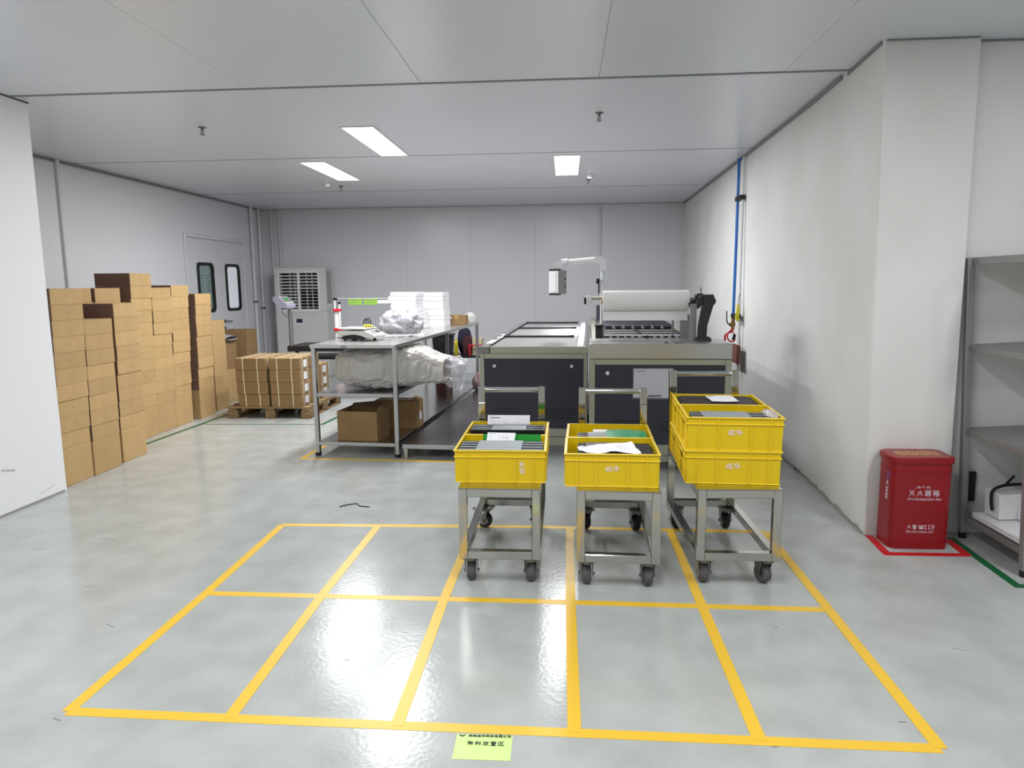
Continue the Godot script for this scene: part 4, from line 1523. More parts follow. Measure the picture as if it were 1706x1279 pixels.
func bench() -> void:
	var yaw := -0.075
	var bas := Basis(Vector3.UP, yaw)
	var org := Vector3(-2.372, 0, -6.30)
	var t := thing("steel_bench", "long stainless packing bench with shelves below, standing left of the conveyor", "workbench", org, yaw)
	var W := 0.83
	var L := 3.90
	var st := S()
	span(st, 0, W, 1.030, 1.063, -L, 0.0, 0.003)
	part("bench_top", st, M.bench_top_steel, t)
	for z in [-0.045, -2.05, -L + 0.05]:
		for x in [0.022, W - 0.022]:
			st = S()
			span(st, x - 0.02, x + 0.02, 0.03, 1.032, z - 0.02, z + 0.02, 0.003)
			var lg := part("leg", st, M.bench_steel, t)
			st = S()
			span(st, x - 0.023, x + 0.023, 0.0, 0.034, z - 0.023, z + 0.023, 0.004)
			part("foot_cap", st, M.black_rubber, lg)
	st = S()
	span(st, 0.042, W - 0.042, 0.572, 0.607, -2.05, -0.02, 0.003)
	part("middle_shelf", st, M.bench_steel, t)
	st = S()
	span(st, 0.042, W - 0.042, 0.105, 0.140, -L, -0.02, 0.003)
	part("bottom_shelf", st, M.bench_steel, t)
	st = S()
	span(st, 0.31, 0.36, 1.038, 1.052, 0.0, 0.002)
	part("name_plate", st, M.steel_dull, t)
	# low platform on its right
	var p := thing("low_platform", "low perforated steel platform on the floor between bench and conveyor", "platform", Vector3(-1.515, 0, -6.235), yaw)
	for k in 2:
		st = S()
		span(st, 0.012, 0.545, 0.108, 0.140, [-0.0, -2.4][k], [-2.395, -3.6][k], 0.003)
		part("plate", st, M.plate_perforated, p)
	st = S()
	span(st, 0.012, 0.545, 0.100, 0.141, 0.001, 0.014, 0.003)
	part("front_edge", st, M.bench_steel, p)
	for z in [-0.03, -1.8, -3.55]:
		for x in [0.035, 0.52]:
			st = S()
			span(st, x - 0.02, x + 0.02, 0.0, 0.108, z - 0.02, z + 0.02, 0.003)
			part("leg", st, M.bench_steel, p)
	# counting scale
	var s := thing("counting_scale", "white electronic counting scale with flat pan on the bench", "scale", Vector3(-2.045, 1.063, -6.86), -0.22)
	st = S()
	prism(st, [Vector2(-0.185, 0.035), Vector2(-0.175, 0.095), Vector2(0.11, 0.098), Vector2(0.225, 0.050), Vector2(0.21, 0.030), Vector2(0.14, 0.026), Vector2(0.07, 0.052), Vector2(-0.02, 0.064), Vector2(-0.11, 0.052)], Vector3(0, 0, -0.13), Vector3.RIGHT, Vector3.UP, 0.26)
	part("housing", st, M.scale_shell, s)
	st = S()
	prism(st, [Vector2(-0.18, 0.022), Vector2(-0.11, 0.046), Vector2(-0.02, 0.058), Vector2(0.07, 0.046), Vector2(0.14, 0.020), Vector2(0.10, 0.014), Vector2(-0.14, 0.014)], Vector3(0, 0, -0.125), Vector3.RIGHT, Vector3.UP, 0.25)
	part("base", st, M.black_plastic, s)
	for q in [[-0.12, 0.1], [-0.03, 0.1], [0.07, 0.1], [-0.12, -0.1], [0.10, -0.1]]:
		st = S()
		cyl(st, Vector3(q[0], 0, q[1]), Vector3(q[0], 0.022, q[1]), 0.014, 12)
		part("foot", st, M.black_rubber, s)
	st = S()
	span(st, -0.185, 0.105, 0.112, 0.124, -0.14, 0.12, 0.005)
	cyl(st, Vector3(-0.04, 0.095, 0), Vector3(-0.04, 0.113, 0), 0.05, 16)
	part("pan", st, M.scale_shell, s)
	st = S()
	var sb := Basis(Vector3.BACK, -0.395)
	box(st, Vector3(0.168, 0.0775, 0.0), Vector3(0.115, 0.004, 0.235), 0.001, sb)
	var kp := part("control_panel", st, M.alu_white, s)
	st = S()
	for i in 4:
		for j in 3:
			box(st, Vector3(0.155, 0.0855, 0.0) + sb * Vector3(-0.012 + j * 0.022, 0, 0.08 - i * 0.022), Vector3(0.016, 0.004, 0.016), 0.001, sb)
	part("key", st, M.keypad_grey, kp)
	st = S()
	box(st, Vector3(0.155, 0.0850, -0.055) , Vector3(0.055, 0.004, 0.09), 0.001, sb)
	part("display", st, M.black_plastic, kp)
	# yellow hand tool on the pan
	var yt := thing("hand_tool", "small yellow hand tool with a black loop cord on the counting scale", "tool", Vector3(-1.985, 1.188, -6.90), 0.2)
	st = S()
	box(st, Vector3(0, 0.014, 0), Vector3(0.075, 0.026, 0.05), 0.006)
	box(st, Vector3(0.045, 0.009, 0), Vector3(0.03, 0.016, 0.035), 0.004)
	part("body", st, M.yellow_tool, yt)
	st = S()
	tube(st, curve([Vector3(-0.03, 0.02, 0), Vector3(-0.035, 0.06, 0), Vector3(-0.01, 0.085, 0.005), Vector3(0.01, 0.06, 0), Vector3(0.012, 0.025, 0)]), 0.005, 6)
	tube(st, curve([Vector3(-0.005, 0.02, 0.01), Vector3(-0.012, 0.07, 0.012), Vector3(0.015, 0.09, 0.01), Vector3(0.035, 0.05, 0.01), Vector3(0.03, 0.02, 0.01)]), 0.005, 6)
	part("cord_loop", st, M.black_rubber, yt)
	# bag of small parts
	var b := thing("parts_bag", "crumpled clear bag full of small silvery parts on the bench top", "bag", Vector3(-1.78, 1.063, -7.50), 0.2)
	part("film", bag(Vector3(0.215, 0.155, 0.16), 0.24, 0.10, 31, 48, 30), M.silver_bag, b)
	var gz := crumple(77, 0.3)
	part("loose_hem", skin(16, 6, func(u: float, v: float) -> Vector3:
		return Vector3(-0.18 + u * 0.42, 0.002 + 0.02 * (1.0 - v) + 0.014 * absf(gz.get_noise_2d(u * 8, v * 4)), 0.12 + v * 0.13 + 0.03 * sin(u * 5.0))), M.sleeve_soft, b)
	# foam: curved stack in front, squared bundles behind
	for k in 9:
		var y0 := 1.063 + 0.0505 * k
		var ord: String = ["lowest", "second from the bottom", "third from the bottom", "fourth from the bottom", "fifth from the bottom", "fifth from the top", "third from the top", "second from the top", "topmost"][k]
		if k == 5: ord = "fourth from the top"
		var fs := thing("foam_sheet", "white foam sheet in the curved front pile on the bench, %s" % ord, "foam sheet", Vector3(-1.965, y0, -8.66), yaw, "foam sheets of the curved front pile")
		var tt := float(k) / 8.0
		var left := -0.165 + 0.005 * sin(k * 2.3) - (0.03 if k == 7 else 0.0)
		var right := 0.185 + 0.035 * cos(tt * 4.2) + 0.004 * sin(k * 3.7)
		st = S()
		box(st, Vector3((left + right) / 2, 0.0252, 0.0), Vector3(right - left, 0.0503, 0.34), 0.005)
		part("sheet", st, M.foam_white, fs)
	var yb := 1.063
	var hs := [0.085, 0.05, 0.09, 0.105, 0.06, 0.055]
	for k in hs.size():
		var ord2: String = ["lowest", "second from the bottom", "third from the bottom", "third from the top", "second from the top", "topmost"][k]
		var fb := thing("foam_bundle", "squared bundle of white foam in the rear stack on the bench, %s" % ord2, "foam bundle", Vector3(-1.725 + 0.006 * sin(k * 3.1) + (0.0 if k < 3 else -0.012), yb, -9.30), yaw + 0.01 * sin(k * 5.0), "foam bundles of the squared rear stack")
		st = S()
		var sheets := int(hs[k] / 0.012)
		for q in sheets:
			var hh: float = (hs[k] - 0.003) / sheets
			box(st, Vector3(0.0015 * sin(q * 7.0 + k), hh * (q + 0.5), 0.0), Vector3(0.300, hh * 0.985, 0.34), 0.0015)
		part("layers", st, M.foam_white, fb)
		yb += hs[k]
	carton("small brown carton with a white label at the far end of the bench top", Vector3(-1.485, 1.063, -9.62), Vector3(0.255, 0.125, 0.2), yaw, M.carton_brown)
	var cl := S()
	span(cl, -0.115, -0.06, 0.075, 0.105, 0.1, 0.1012)
	part("label", cl, M.label_white, get_node("carton"))
	var pb2 := thing("plastic_bag", "small crumpled white plastic bag behind the small carton on the bench", "bag", Vector3(-1.345, 1.063, -9.86), 0.3)
	part("film", bag(Vector3(0.085, 0.085, 0.06), 0.25, 0.13, 6, 22, 14), M.sleeve_soft, pb2)
	# wrapped bundle on the middle shelf
	var wb := thing("wrapped_bundle", "big bundle wrapped in milky plastic film on the bench's middle shelf", "bundle", Vector3(-1.78, 0.607, -6.83), 0.0)
	var wz := crumple(15, 0.055)
	var wf := crumple(16, 0.22)
	part("packed_core", skin(70, 48, func(u: float, v: float) -> Vector3:
		var a := v * TAU
		if v == 1.0: a = 0.0
		var x := lerpf(-0.47, 0.60, u)
		var e := pow(clampf(sin(PI * clampf(0.004 + u * 0.76, 0, 1)), 0, 1), 0.22)
		var ry := lerpf(0.205, 0.135, smoothstep(0.50, 1.0, u)) * (0.95 + 0.05 * sin(u * 9.0 + 0.8))
		var rz := lerpf(0.45, 0.26, smoothstep(0.3, 1.0, u))
		var ca := cos(a)
		var sa := sin(a)
		var py := signf(sa) * pow(absf(sa), 0.4) * ry * e * 0.925
		var pz := signf(ca) * pow(absf(ca), 0.4) * rz * e * 0.945
		var d := Vector3(x * 2.0, py * 7.0, pz * 4.0)
		var k := 1.0 + 0.05 * wz.get_noise_3dv(d * 10.0) 
		return Vector3(x, clampf(0.205 + py * k, 0.004, 0.412) - 0.05 * smoothstep(0.75, 1.0, u), pz * k - 0.06 * u)), M.wrap_core, wb)
	part("film", skin(120, 90, func(u: float, v: float) -> Vector3:
		var a := v * TAU
		if v == 1.0: a = 0.0
		var x := lerpf(-0.47, 0.60, u)
		var e := pow(clampf(sin(PI * clampf(0.004 + u * 0.76, 0, 1)), 0, 1), 0.22)
		var ry := lerpf(0.205, 0.135, smoothstep(0.50, 1.0, u)) * (0.95 + 0.05 * sin(u * 9.0 + 0.8))
		var rz := lerpf(0.45, 0.26, smoothstep(0.3, 1.0, u))
		var ca := cos(a)
		var sa := sin(a)
		var py := signf(sa) * pow(absf(sa), 0.4) * ry * e
		var pz := signf(ca) * pow(absf(ca), 0.4) * rz * e
		var d := Vector3(x * 2.0, py * 7.0, pz * 4.0)
		var k := 1.0 + 0.09 * wz.get_noise_3dv(d * 10.0) + 0.075 * wf.get_noise_3dv(d * 6.0)
		k += 0.05 * wf.get_noise_2d(x * 5.0 + a * 4.0, x * 34.0 - a * 7.0) + 0.035 * u * sin(a * 11.0 + 5.0 * wz.get_noise_2d(x * 20.0, a * 3.0)) + 0.012 * (1.0 - u) * sin(x * 26.0 + a * 4.0 + 3.0 * wz.get_noise_2d(a * 8.0, x * 9.0))
		return Vector3(x, clampf(0.205 + py * k, 0.002, 0.418) - 0.05 * smoothstep(0.75, 1.0, u), pz * k - 0.06 * u)), M.wrap_film, wb)
	part("open_end", skin(40, 48, func(u: float, v: float) -> Vector3:
		var a := v * TAU
		if v == 1.0: a = 0.0
		var x := 0.52 + u * 0.24
		var ry := lerpf(0.125, 0.150, u)
		var rz := lerpf(0.24, 0.10, u)
		var d := Vector3(x * 20.0, cos(a) * 3.0, sin(a) * 3.0)
		var k := 1.0 + 0.30 * wf.get_noise_3dv(d) * (0.3 + u) + 0.06 * sin(a * 9.0)
		return Vector3(x + 0.04 * sin(a) * u, 0.165 - 0.10 * u * u + sin(a) * ry * k, -0.06 - 0.04 * u + cos(a) * rz * k)), M.wrap_clear, wb)
	# cartons on the bottom shelf
	var c1 := carton("open brown carton at the front of the bench's bottom shelf", org + bas * Vector3(0.415, 0.1405, -0.235), Vector3(0.40, 0.285, 0.33), yaw - 0.03, M.carton_brown, "", false, true)
	st = S()
	prism(st, [Vector2(0.0, 0.0), Vector2(0.16, 0.0), Vector2(0.12, 0.05), Vector2(0.02, 0.055)], Vector3(0.20, 0.283, 0.155), Vector3.FORWARD, Vector3(0.35, 0.94, 0).normalized(), 0.004)
	part("flap", st, M.carton_brown, c1)
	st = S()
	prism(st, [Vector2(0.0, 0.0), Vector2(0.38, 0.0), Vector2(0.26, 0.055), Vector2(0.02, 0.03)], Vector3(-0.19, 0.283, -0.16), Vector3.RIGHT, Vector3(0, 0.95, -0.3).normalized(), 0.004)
	part("flap", st, M.carton_inside_shade, c1)
	var c2 := carton("taped brown carton with white label behind the open carton, bottom shelf", org + bas * Vector3(0.585, 0.1405, -0.80), Vector3(0.46, 0.285, 0.24), yaw, M.carton_brown, "", false)
	st = S()
	span(st, 0.2302, 0.2312, 0.0, 0.284, -0.03, 0.03)
	span(st, -0.23, 0.2312, 0.2852, 0.2862, -0.03, 0.03)
	part("tape", st, M.packing_tape, c2)
	st = S()
	span(st, 0.2306, 0.2322, 0.08, 0.165, -0.045, 0.03)
	part("label", st, M.label_white, c2)
	st = S()
	prism(st, [Vector2(0, 0), Vector2(0.22, 0), Vector2(0.20, 0.07), Vector2(0.02, 0.07)], Vector3(0.225, 0.287, 0.11), Vector3.FORWARD, Vector3(-0.95, 0.30, 0).normalized(), 0.004)
	part("flap", st, M.carton_brown, c2)

# ---------------------------------------------------------------- far left corner: air conditioner, table, rack, things behind the bench
func corner_things() -> void:
	var t := thing("air_conditioner", "tall white floor-standing air conditioner against the far wall", "air conditioner", Vector3(-4.63, 0, -12.0), 0.0)
	var st := S()
	var hw := 0.46
	span(st, -hw, hw, 0.0, 1.165, -0.42, 0.0, 0.008)
	span(st, -hw, -0.385, 1.165, 1.925, -0.42, 0.0, 0.008)
	span(st, 0.345, hw, 1.165, 1.925, -0.42, 0.0, 0.008)
	span(st, -0.385, 0.345, 1.865, 1.925, -0.42, 0.0, 0.006)
	span(st, -0.385, 0.345, 1.165, 1.865, -0.42, -0.16)
	part("housing", st, M.cabinet_white, t)
	st = S()
	span(st, -0.38, 0.34, 1.17, 1.86, -0.159, -0.155)
	part("air_outlet", st, M.hollow_dark, t)
	st = S()
	for x in [[-0.395, -0.365], [-0.045, -0.005], [0.32, 0.355]]:
		span(st, x[0], x[1], 1.165, 1.87, -0.05, 0.012, 0.003)
	for y in [[1.155, 1.205], [1.83, 1.875]]:
		span(st, -0.395, 0.355, y[0], y[1], -0.05, 0.011, 0.003)
	part("outlet_frame", st, M.cabinet_vane, t)
	for k in 11:
		for s in 2:
			st = S()
			var x0: float = [-0.366, -0.006][s]
			var x1: float = [-0.044, 0.322][s]
			box(st, Vector3((x0 + x1) / 2, 1.240 + k * 0.0545, -0.015), Vector3(x1 - x0, 0.008, 0.044), 0.002, Basis(Vector3.RIGHT, 0.45 if s == 0 or k > 5 else -0.1))
			part("vane", st, M.cabinet_vane, t)
	for x in [-0.20, -0.11, 0.10, 0.20]:
		st = S()
		span(st, x - 0.004, x + 0.004, 1.205, 1.83, -0.10, -0.045)
		part("guide_vane", st, M.cabinet_vane, t)
	st = S()
	span(st, -0.105, 0.035, 0.93, 1.045, 0.0, 0.006, 0.002)
	var dp := part("display", st, M.cabinet_vane, t)
	st = S()
	span(st, -0.09, 0.02, 0.965, 1.035, 0.006, 0.008)
	part("screen", st, M.screen_blue, dp)
	st = S()
	for k in 28:
		span(st, hw - 0.002, hw + 0.003, 1.30 + k * 0.0205, 1.309 + k * 0.0205, -0.30, -0.06)
	part("side_vent", st, M.keypad_grey, t)
	st = S()
	span(st, hw, hw + 0.006, 1.22, 1.28, -0.28, -0.10, 0.002)
	cyl(st, Vector3(hw + 0.005, 1.25, -0.19), Vector3(hw + 0.012, 1.25, -0.19), 0.02, 12)
	part("side_switch", st, M.cabinet_vane, t)
	# dark table left of the bench
	t = thing("work_table", "dark topped table standing behind the pallet and left of the bench", "table", Vector3(-3.14, -0.065, -9.77), 0.0)
	st = S()
	span(st, -0.725, 0.70, 0.765, 0.84, -0.34, 0.34, 0.004)
	part("table_top", st, M.table_dark, t)
	st = S()
	span(st, -0.56, 0.64, 0.65, 0.685, -0.30, 0.30, 0.003)
	part("under_shelf", st, M.table_dark, t)
	for x in [-0.60, 0.60]:
		for z in [-0.30, 0.30]:
			st = S()
			span(st, x - 0.02, x + 0.02, 0.065, 0.774, z - 0.02, z + 0.02, 0.003)
			part("leg", st, M.stand_black, t)
	var ws := thing("scale_indicator", "grey scale display on a thin steel pole standing on the dark table", "scale", Vector3(-3.825, 0.775, -9.46), 0.0)
	st = S()
	cyl(st, Vector3(0, 0, 0), Vector3(0, 0.545, 0), 0.014, 12)
	cyl(st, Vector3(0, 0, 0), Vector3(0, 0.01, 0), 0.035, 14)
	part("pole", st, M.steel_dull, ws)
	st = S()
	tube(st, curve([Vector3(0.02, 0.52, -0.02), Vector3(0.025, 0.35, -0.03), Vector3(0.03, 0.1, -0.02), Vector3(0.035, 0.01, -0.01)]), 0.005, 6)
	tube(st, curve([Vector3(-0.05, 0.56, 0.0), Vector3(-0.10, 0.50, 0.0), Vector3(-0.06, 0.44, 0.02), Vector3(-0.02, 0.40, 0.0)]), 0.004, 6)
	part("cable", st, M.black_rubber, ws)
	st = S()
	prism(st, [Vector2(-0.105, 0.105), Vector2(-0.095, 0.155), Vector2(0.0, 0.155), Vector2(0.125, 0.045), Vector2(0.115, 0.0), Vector2(-0.005, 0.0)], Vector3(0.02, 0.535, 0.07), Vector3(0.97, 0, 0.24).normalized(), Vector3.UP, 0.19)
	span(st, -0.03, 0.05, 0.52, 0.54, -0.03, 0.03, 0.003)
	var hd := part("indicator_head", st, M.scale_mauve, ws)
	var fx := Vector3(0.97, 0, 0.24).normalized()
	var dn := (fx * 0.125 + Vector3.DOWN * 0.11).normalized()
	var fw := Vector3(-0.24, 0, 0.97).normalized()
	var fn := fw.cross(dn).normalized()
	if fn.y < 0: fn = -fn
	var fb := Basis(dn, fn, dn.cross(fn).normalized())
	var fc := Vector3(0.02, 0.535, 0.07) + fx * 0.0625 + Vector3.UP * 0.10 + fw * -0.095 * -1.0
	fc = Vector3(0.02, 0.535, 0.07) + fx * 0.0625 + Vector3.UP * 0.10 + fx.cross(Vector3.UP) * 0.095
	st = S()
	box(st, fc, Vector3(0.14, 0.008, 0.165), 0.002, fb)
	part("bezel", st, M.keypad_grey, hd)
	st = S()
	box(st, fc - dn * 0.025, Vector3(0.055, 0.012, 0.11), 0.001, fb)
	part("lcd_screen", st, M.lcd_screen, hd)
	st = S()
	for k in 5:
		box(st, fc + dn * 0.045 + fb.z * (-0.06 + 0.03 * k), Vector3(0.016, 0.012, 0.02), 0.001, fb)
	part("key", st, M.alu_white, hd)
	# white pipe rack with red bands and green cards
	var r := thing("pipe_rack", "white pipe rack with red bands behind the bench, two green cards hung on it", "rack", Vector3(-3.215, 0.775, -9.60), 0.0)
	for p in [[0.0, 0.0, 0.64], [0.075, 0.03, 0.585], [0.86, 0.0, 0.64], [0.86, 0.06, 0.585]]:
		st = S()
		cyl(st, Vector3(p[0], 0, p[1]), Vector3(p[0], p[2], p[1]), 0.014, 12)
		part("post", st, M.pipe_white, r)
	st = S()
	cyl(st, Vector3(0, 0.645, 0), Vector3(0.86, 0.645, 0), 0.011, 10)
	part("top_rail", st, M.grey_paint, r)
	st = S()
	cyl(st, Vector3(0.86, 0.585, 0.0), Vector3(0.86, 0.585, 0.06), 0.011, 10)
	span(st, 0.57, 0.86, 0.582, 0.64, -0.006, 0.0)
	part("rear_rail", st, M.pipe_white, r)
	st = S()
	span(st, -0.018, 0.018, 0.628, 0.662, -0.018, 0.018, 0.004)
	span(st, 0.0, 0.045, 0.637, 0.657, -0.016, 0.016, 0.004)
	span(st, 0.058, 0.092, 0.573, 0.603, 0.014, 0.046, 0.004)
	part("elbow", st, M.black_plastic, r)
	st = S()
	span(st, 0.004, 0.071, 0.12, 0.48, 0.010, 0.016, 0.001)
	part("side_sheet", st, M.paper_white, r)
	for y in [0.475, 0.205]:
		st = S()
		span(st, -0.017, 0.092, y, y + 0.036, -0.017, 0.046, 0.004)
		part("red_band", st, M.red_plastic, r)
	for x in [0.20, 0.42]:
		st = S()
		span(st, x, x + 0.19, 0.562, 0.648, 0.013, 0.016, 0.001)
		var gc := part("green_card", st, M.card_green, r)
		st = S()
		span(st, x + 0.015, x + 0.16, 0.630, 0.637, 0.016, 0.0166)
		span(st, x + 0.02, x + 0.11, 0.598, 0.604, 0.016, 0.0166)
		part("print", st, M.keypad_grey, gc)
	# behind the bench, seen under its top
	t = thing("side_table", "small dark side table half hidden behind the bench's far legs", "table", Vector3(-1.49, 0, -10.75), 0.0)
	st = S()
	span(st, -0.52, 0.42, 0.50, 0.53, -0.28, 0.28, 0.004)
	part("table_top", st, M.table_dark, t)
	for x in [-0.48, 0.38]:
		for z in [-0.24, 0.24]:
			st = S()
			span(st, x - 0.018, x + 0.018, 0.0, 0.50, z - 0.018, z + 0.018, 0.003)
			part("leg", st, M.maroon, t)
	t = thing("plastic_bin", "black plastic bin under the far end of the bench top", "bin", Vector3(-1.88, 0.53, -10.68), 0.0)
	st = S()
	prism(st, [Vector2(-0.13, 0), Vector2(0.13, 0), Vector2(0.15, 0.31), Vector2(-0.15, 0.31)], Vector3(0, 0, -0.15), Vector3.RIGHT, Vector3.UP, 0.30)
	part("body", st, M.black_plastic, t)
	st = S()
	span(st, -0.165, 0.165, 0.30, 0.325, -0.165, 0.165, 0.006)
	part("rim", st, M.black_plastic, t)
	t = thing("backpack", "dark navy backpack standing behind the bench's middle leg", "backpack", Vector3(-1.575, 0.53, -10.88), 0.1)
	st = skin(24, 18, func(u: float, v: float) -> Vector3:
		var a := u * TAU
		if u == 1.0: a = 0.0
		var p := (v - 0.5) * PI
		return Vector3(signf(cos(a)) * pow(absf(cos(a)), 0.6) * 0.11 * pow(cos(p), 0.5), 0.20 + 0.20 * sin(p), signf(sin(a)) * pow(absf(sin(a)), 0.6) * 0.08 * pow(cos(p), 0.5)))
	part("body", st, M.navy, t)
	t = thing("shoulder_bag", "dark red bag standing beside the navy backpack behind the bench", "bag", Vector3(-1.49, 0.53, -10.62), 0.0)
	st = S()
	prism(st, rounded(0.13, 0.29, 0.04), Vector3(0, 0.145, -0.06), Vector3.RIGHT, Vector3.UP, 0.12)
	part("body", st, M.maroon, t)
	st = S()
	tube(st, curve([Vector3(-0.04, 0.28, 0), Vector3(-0.02, 0.33, 0), Vector3(0.03, 0.33, 0), Vector3(0.045, 0.28, 0)]), 0.006, 6)
	part("handle", st, M.maroon, t)
	for k in 5:
		t = thing("paper_pack", "cream pack of papers piled right of the dark red bag, number from below: %s" % ["lowest", "second", "third", "fourth", "topmost"][k], "paper pack", Vector3(-1.335 + 0.005 * sin(k * 4.0), 0.53 + k * 0.052, -10.66), 0.02 * sin(k * 3.0), "cream paper packs behind the bench")
		st = S()
		span(st, -0.075, 0.075, 0.0, 0.051, -0.11, 0.11, 0.003)
		part("pack", st, M.cream, t)
	t = thing("red_bar", "thin red bar sticking out towards the conveyor behind the bench", "bar", Vector3(-1.30, 0.69, -10.50), 0.0)
	st = S()
	cyl(st, Vector3(-0.14, 0, 0), Vector3(0.12, 0.004, 0.02), 0.012, 10)
	span(st, -0.16, -0.13, -0.16, 0.015, -0.012, 0.012, 0.003)
	part("bar_body", st, M.red_plastic, t)
	t = thing("yellow_spray_can", "yellow can standing on the side table behind the bench's middle leg", "can", Vector3(-1.66, 0.53, -10.54), 0.0)
	st = S()
	lathe(st, [Vector2(0, 0), Vector2(0.028, 0), Vector2(0.03, 0.01), Vector2(0.03, 0.20), Vector2(0.016, 0.225), Vector2(0.016, 0.255), Vector2(0, 0.255)], Vector3.ZERO, Vector3.UP, 18)
	part("body", st, M.yellow_tool, t)
	t = thing("wooden_crate", "dark red-brown wooden crate on the low platform under the bundle's end", "crate", Vector3(-1.66, 0.1405, -9.35), -0.075)
	for k in 4:
		st = S()
		span(st, -0.06 + k * 0.04, -0.026 + k * 0.04, 0.0, 0.22, 0.085, 0.10, 0.003)
		part("slat", st, M.maroon, t)
	st = S()
	span(st, -0.07, 0.105, 0.0, 0.02, -0.10, 0.085)
	span(st, -0.07, 0.105, 0.02, 0.22, -0.10, -0.085)
	span(st, -0.07, -0.058, 0.02, 0.22, -0.085, 0.085)
	span(st, 0.093, 0.105, 0.02, 0.22, -0.085, 0.085)
	part("body", st, M.maroon, t)
	t = thing("plastic_bag", "crumpled pinkish plastic bag at the far end of the low platform", "bag", Vector3(-1.13, 0.1405, -9.62), 0.0)
	part("film", bag(Vector3(0.15, 0.14, 0.12), 0.25, 0.1, 21, 26, 16), M.pink_bag, t)

# ---------------------------------------------------------------- pallet of strapped cartons
func pallet() -> void:
	var t := thing("pallet", "wooden pallet carrying strapped cartons on the floor left of the bench", "pallet", Vector3(-3.60, 0, -8.72), 0.0)
	var st: SurfaceTool
	for k in 7:
		st = S()
		var z := 0.535 - k * 0.1785
		span(st, -0.545, 0.50, 0.124, 0.146, z - 0.068, z + 0.052, 0.003)
		part("deck_board", st, M.pallet_wood, t)
	for x in [-0.47, 0.0, 0.45]:
		st = S()
		span(st, x - 0.05, x + 0.05, 0.103, 0.124, -0.59, 0.585, 0.003)
		part("stringer_board", st, M.pallet_wood, t)
		st = S()
		span(st, x - 0.055, x + 0.055, 0.0, 0.018, -0.59, 0.59, 0.003)
		part("bottom_board", st, M.pallet_wood, t)
		for z in [-0.52, 0.0, 0.52]:
			st = S()
			span(st, x - 0.06, x + 0.06, 0.018, 0.103, z - 0.06, z + 0.06, 0.004)
			part("block", st, M.pallet_wood, t)
	var w := 0.385
	var h := 0.1485
	var d := 0.325
	rng.seed = 12
	var proto: Node3D = null
	for row in 3:
		for col in 2:
			for lay in 4 if row < 2 else 3:
				var label := "strapped brown carton on the pallet, %s column, %s row from the front, %s layer" % [["left", "right"][col], ["first", "second", "third"][row], ["bottom", "second", "third", "top"][lay]]
				var o: Node3D
				if proto == null:
					o = thing("strapped_carton", label, "carton", Vector3.ZERO, 0.0, "strapped cartons on the pallet")
					st = S()
					box(st, Vector3(0, h / 2, 0), Vector3(w, h - 0.002, d), 0.006)
					part("body", st, M.carton_brown, o)
					for x in [-0.095, 0.085]:
						st = S()
						for q in [[d / 2, d / 2 + 0.0015], [-d / 2 - 0.0015, -d / 2]]:
							span(st, x - 0.005, x + 0.005, 0.001, h, q[0], q[1])
						span(st, x - 0.005, x + 0.005, h - 0.0012, h + 0.0003, -d / 2, d / 2)
						part("strap", st, M.strap_white, o)
					for z in [0.09, -0.09]:
						st = S()
						for q in [[w / 2, w / 2 + 0.0015], [-w / 2 - 0.0015, -w / 2]]:
							span(st, q[0], q[1], 0.001, h, z - 0.005, z + 0.005)
						span(st, -w / 2, w / 2, h - 0.0010, h + 0.0005, z - 0.005, z + 0.005)
						part("strap", st, M.strap_white, o)
					st = S()
					span(st, w / 2, w / 2 + 0.001, 0.025, 0.115, -0.06, 0.045)
					part("label", st, M.label_white, o)
					st = S()
					span(st, -w / 2 + 0.01, w / 2 - 0.01, h - 0.0012, h - 0.0002, -0.02, 0.02)
					part("tape", st, M.packing_tape, o)
					proto = o
				else:
					o = dup(proto, label)
				o.position = Vector3([-3.800, -3.385][col] + rng.randf_range(-0.005, 0.005) - 0.004 * lay * (1 - col), 0.1465 + lay * 0.1492, -8.145 - d / 2 - row * 0.336 + rng.randf_range(-0.003, 0.002))
				o.rotation.y = rng.randf_range(-0.01, 0.01)

# ---------------------------------------------------------------- stacked flat cartons along the left wall
var tray_proto := []
var block_proto := []

func tray(label: String, group: String, at: Vector3, turn: float, tone: int) -> Node3D:
	# a flat carton whose open near end is a flush panel in painted shade
	var o: Node3D
	if tray_proto.size() <= tone:
		tray_proto.resize(5)
	if tray_proto[tone] == null:
		o = thing("flat_carton", label, "carton", Vector3.ZERO, 0.0, group)
		var st := S()
		var w := 0.38
		var h := 0.1285
		var d := 0.365
		var th := 0.005
		span(st, -w / 2, w / 2, 0, th, -d / 2, d / 2, 0.001)
		span(st, -w / 2, w / 2, h - th, h, -d / 2, d / 2, 0.001)
		span(st, -w / 2, -w / 2 + th, th, h - th, -d / 2, d / 2, 0.001)
		span(st, w / 2 - th, w / 2, th, h - th, -d / 2, d / 2, 0.001)
		span(st, -w / 2 + th, w / 2 - th, th, h - th, -d / 2, -d / 2 + th)
		part("body", st, M["carton_%d" % tone], o)
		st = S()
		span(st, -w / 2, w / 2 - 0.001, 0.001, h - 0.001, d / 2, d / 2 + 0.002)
		part("shaded_end", st, M.carton_inside_shade, o)
		st = S()
		span(st, w / 2, w / 2 + 0.0006, 0.056, 0.072, -0.002, 0.002)
		span(st, w / 2, w / 2 + 0.0006, 0.069, 0.073, -0.005, 0.005)
		part("printed_mark", st, M.ink_faint, o)
		tray_proto[tone] = o
	else:
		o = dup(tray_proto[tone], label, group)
	o.position = at
	o.rotation.y = turn
	return o

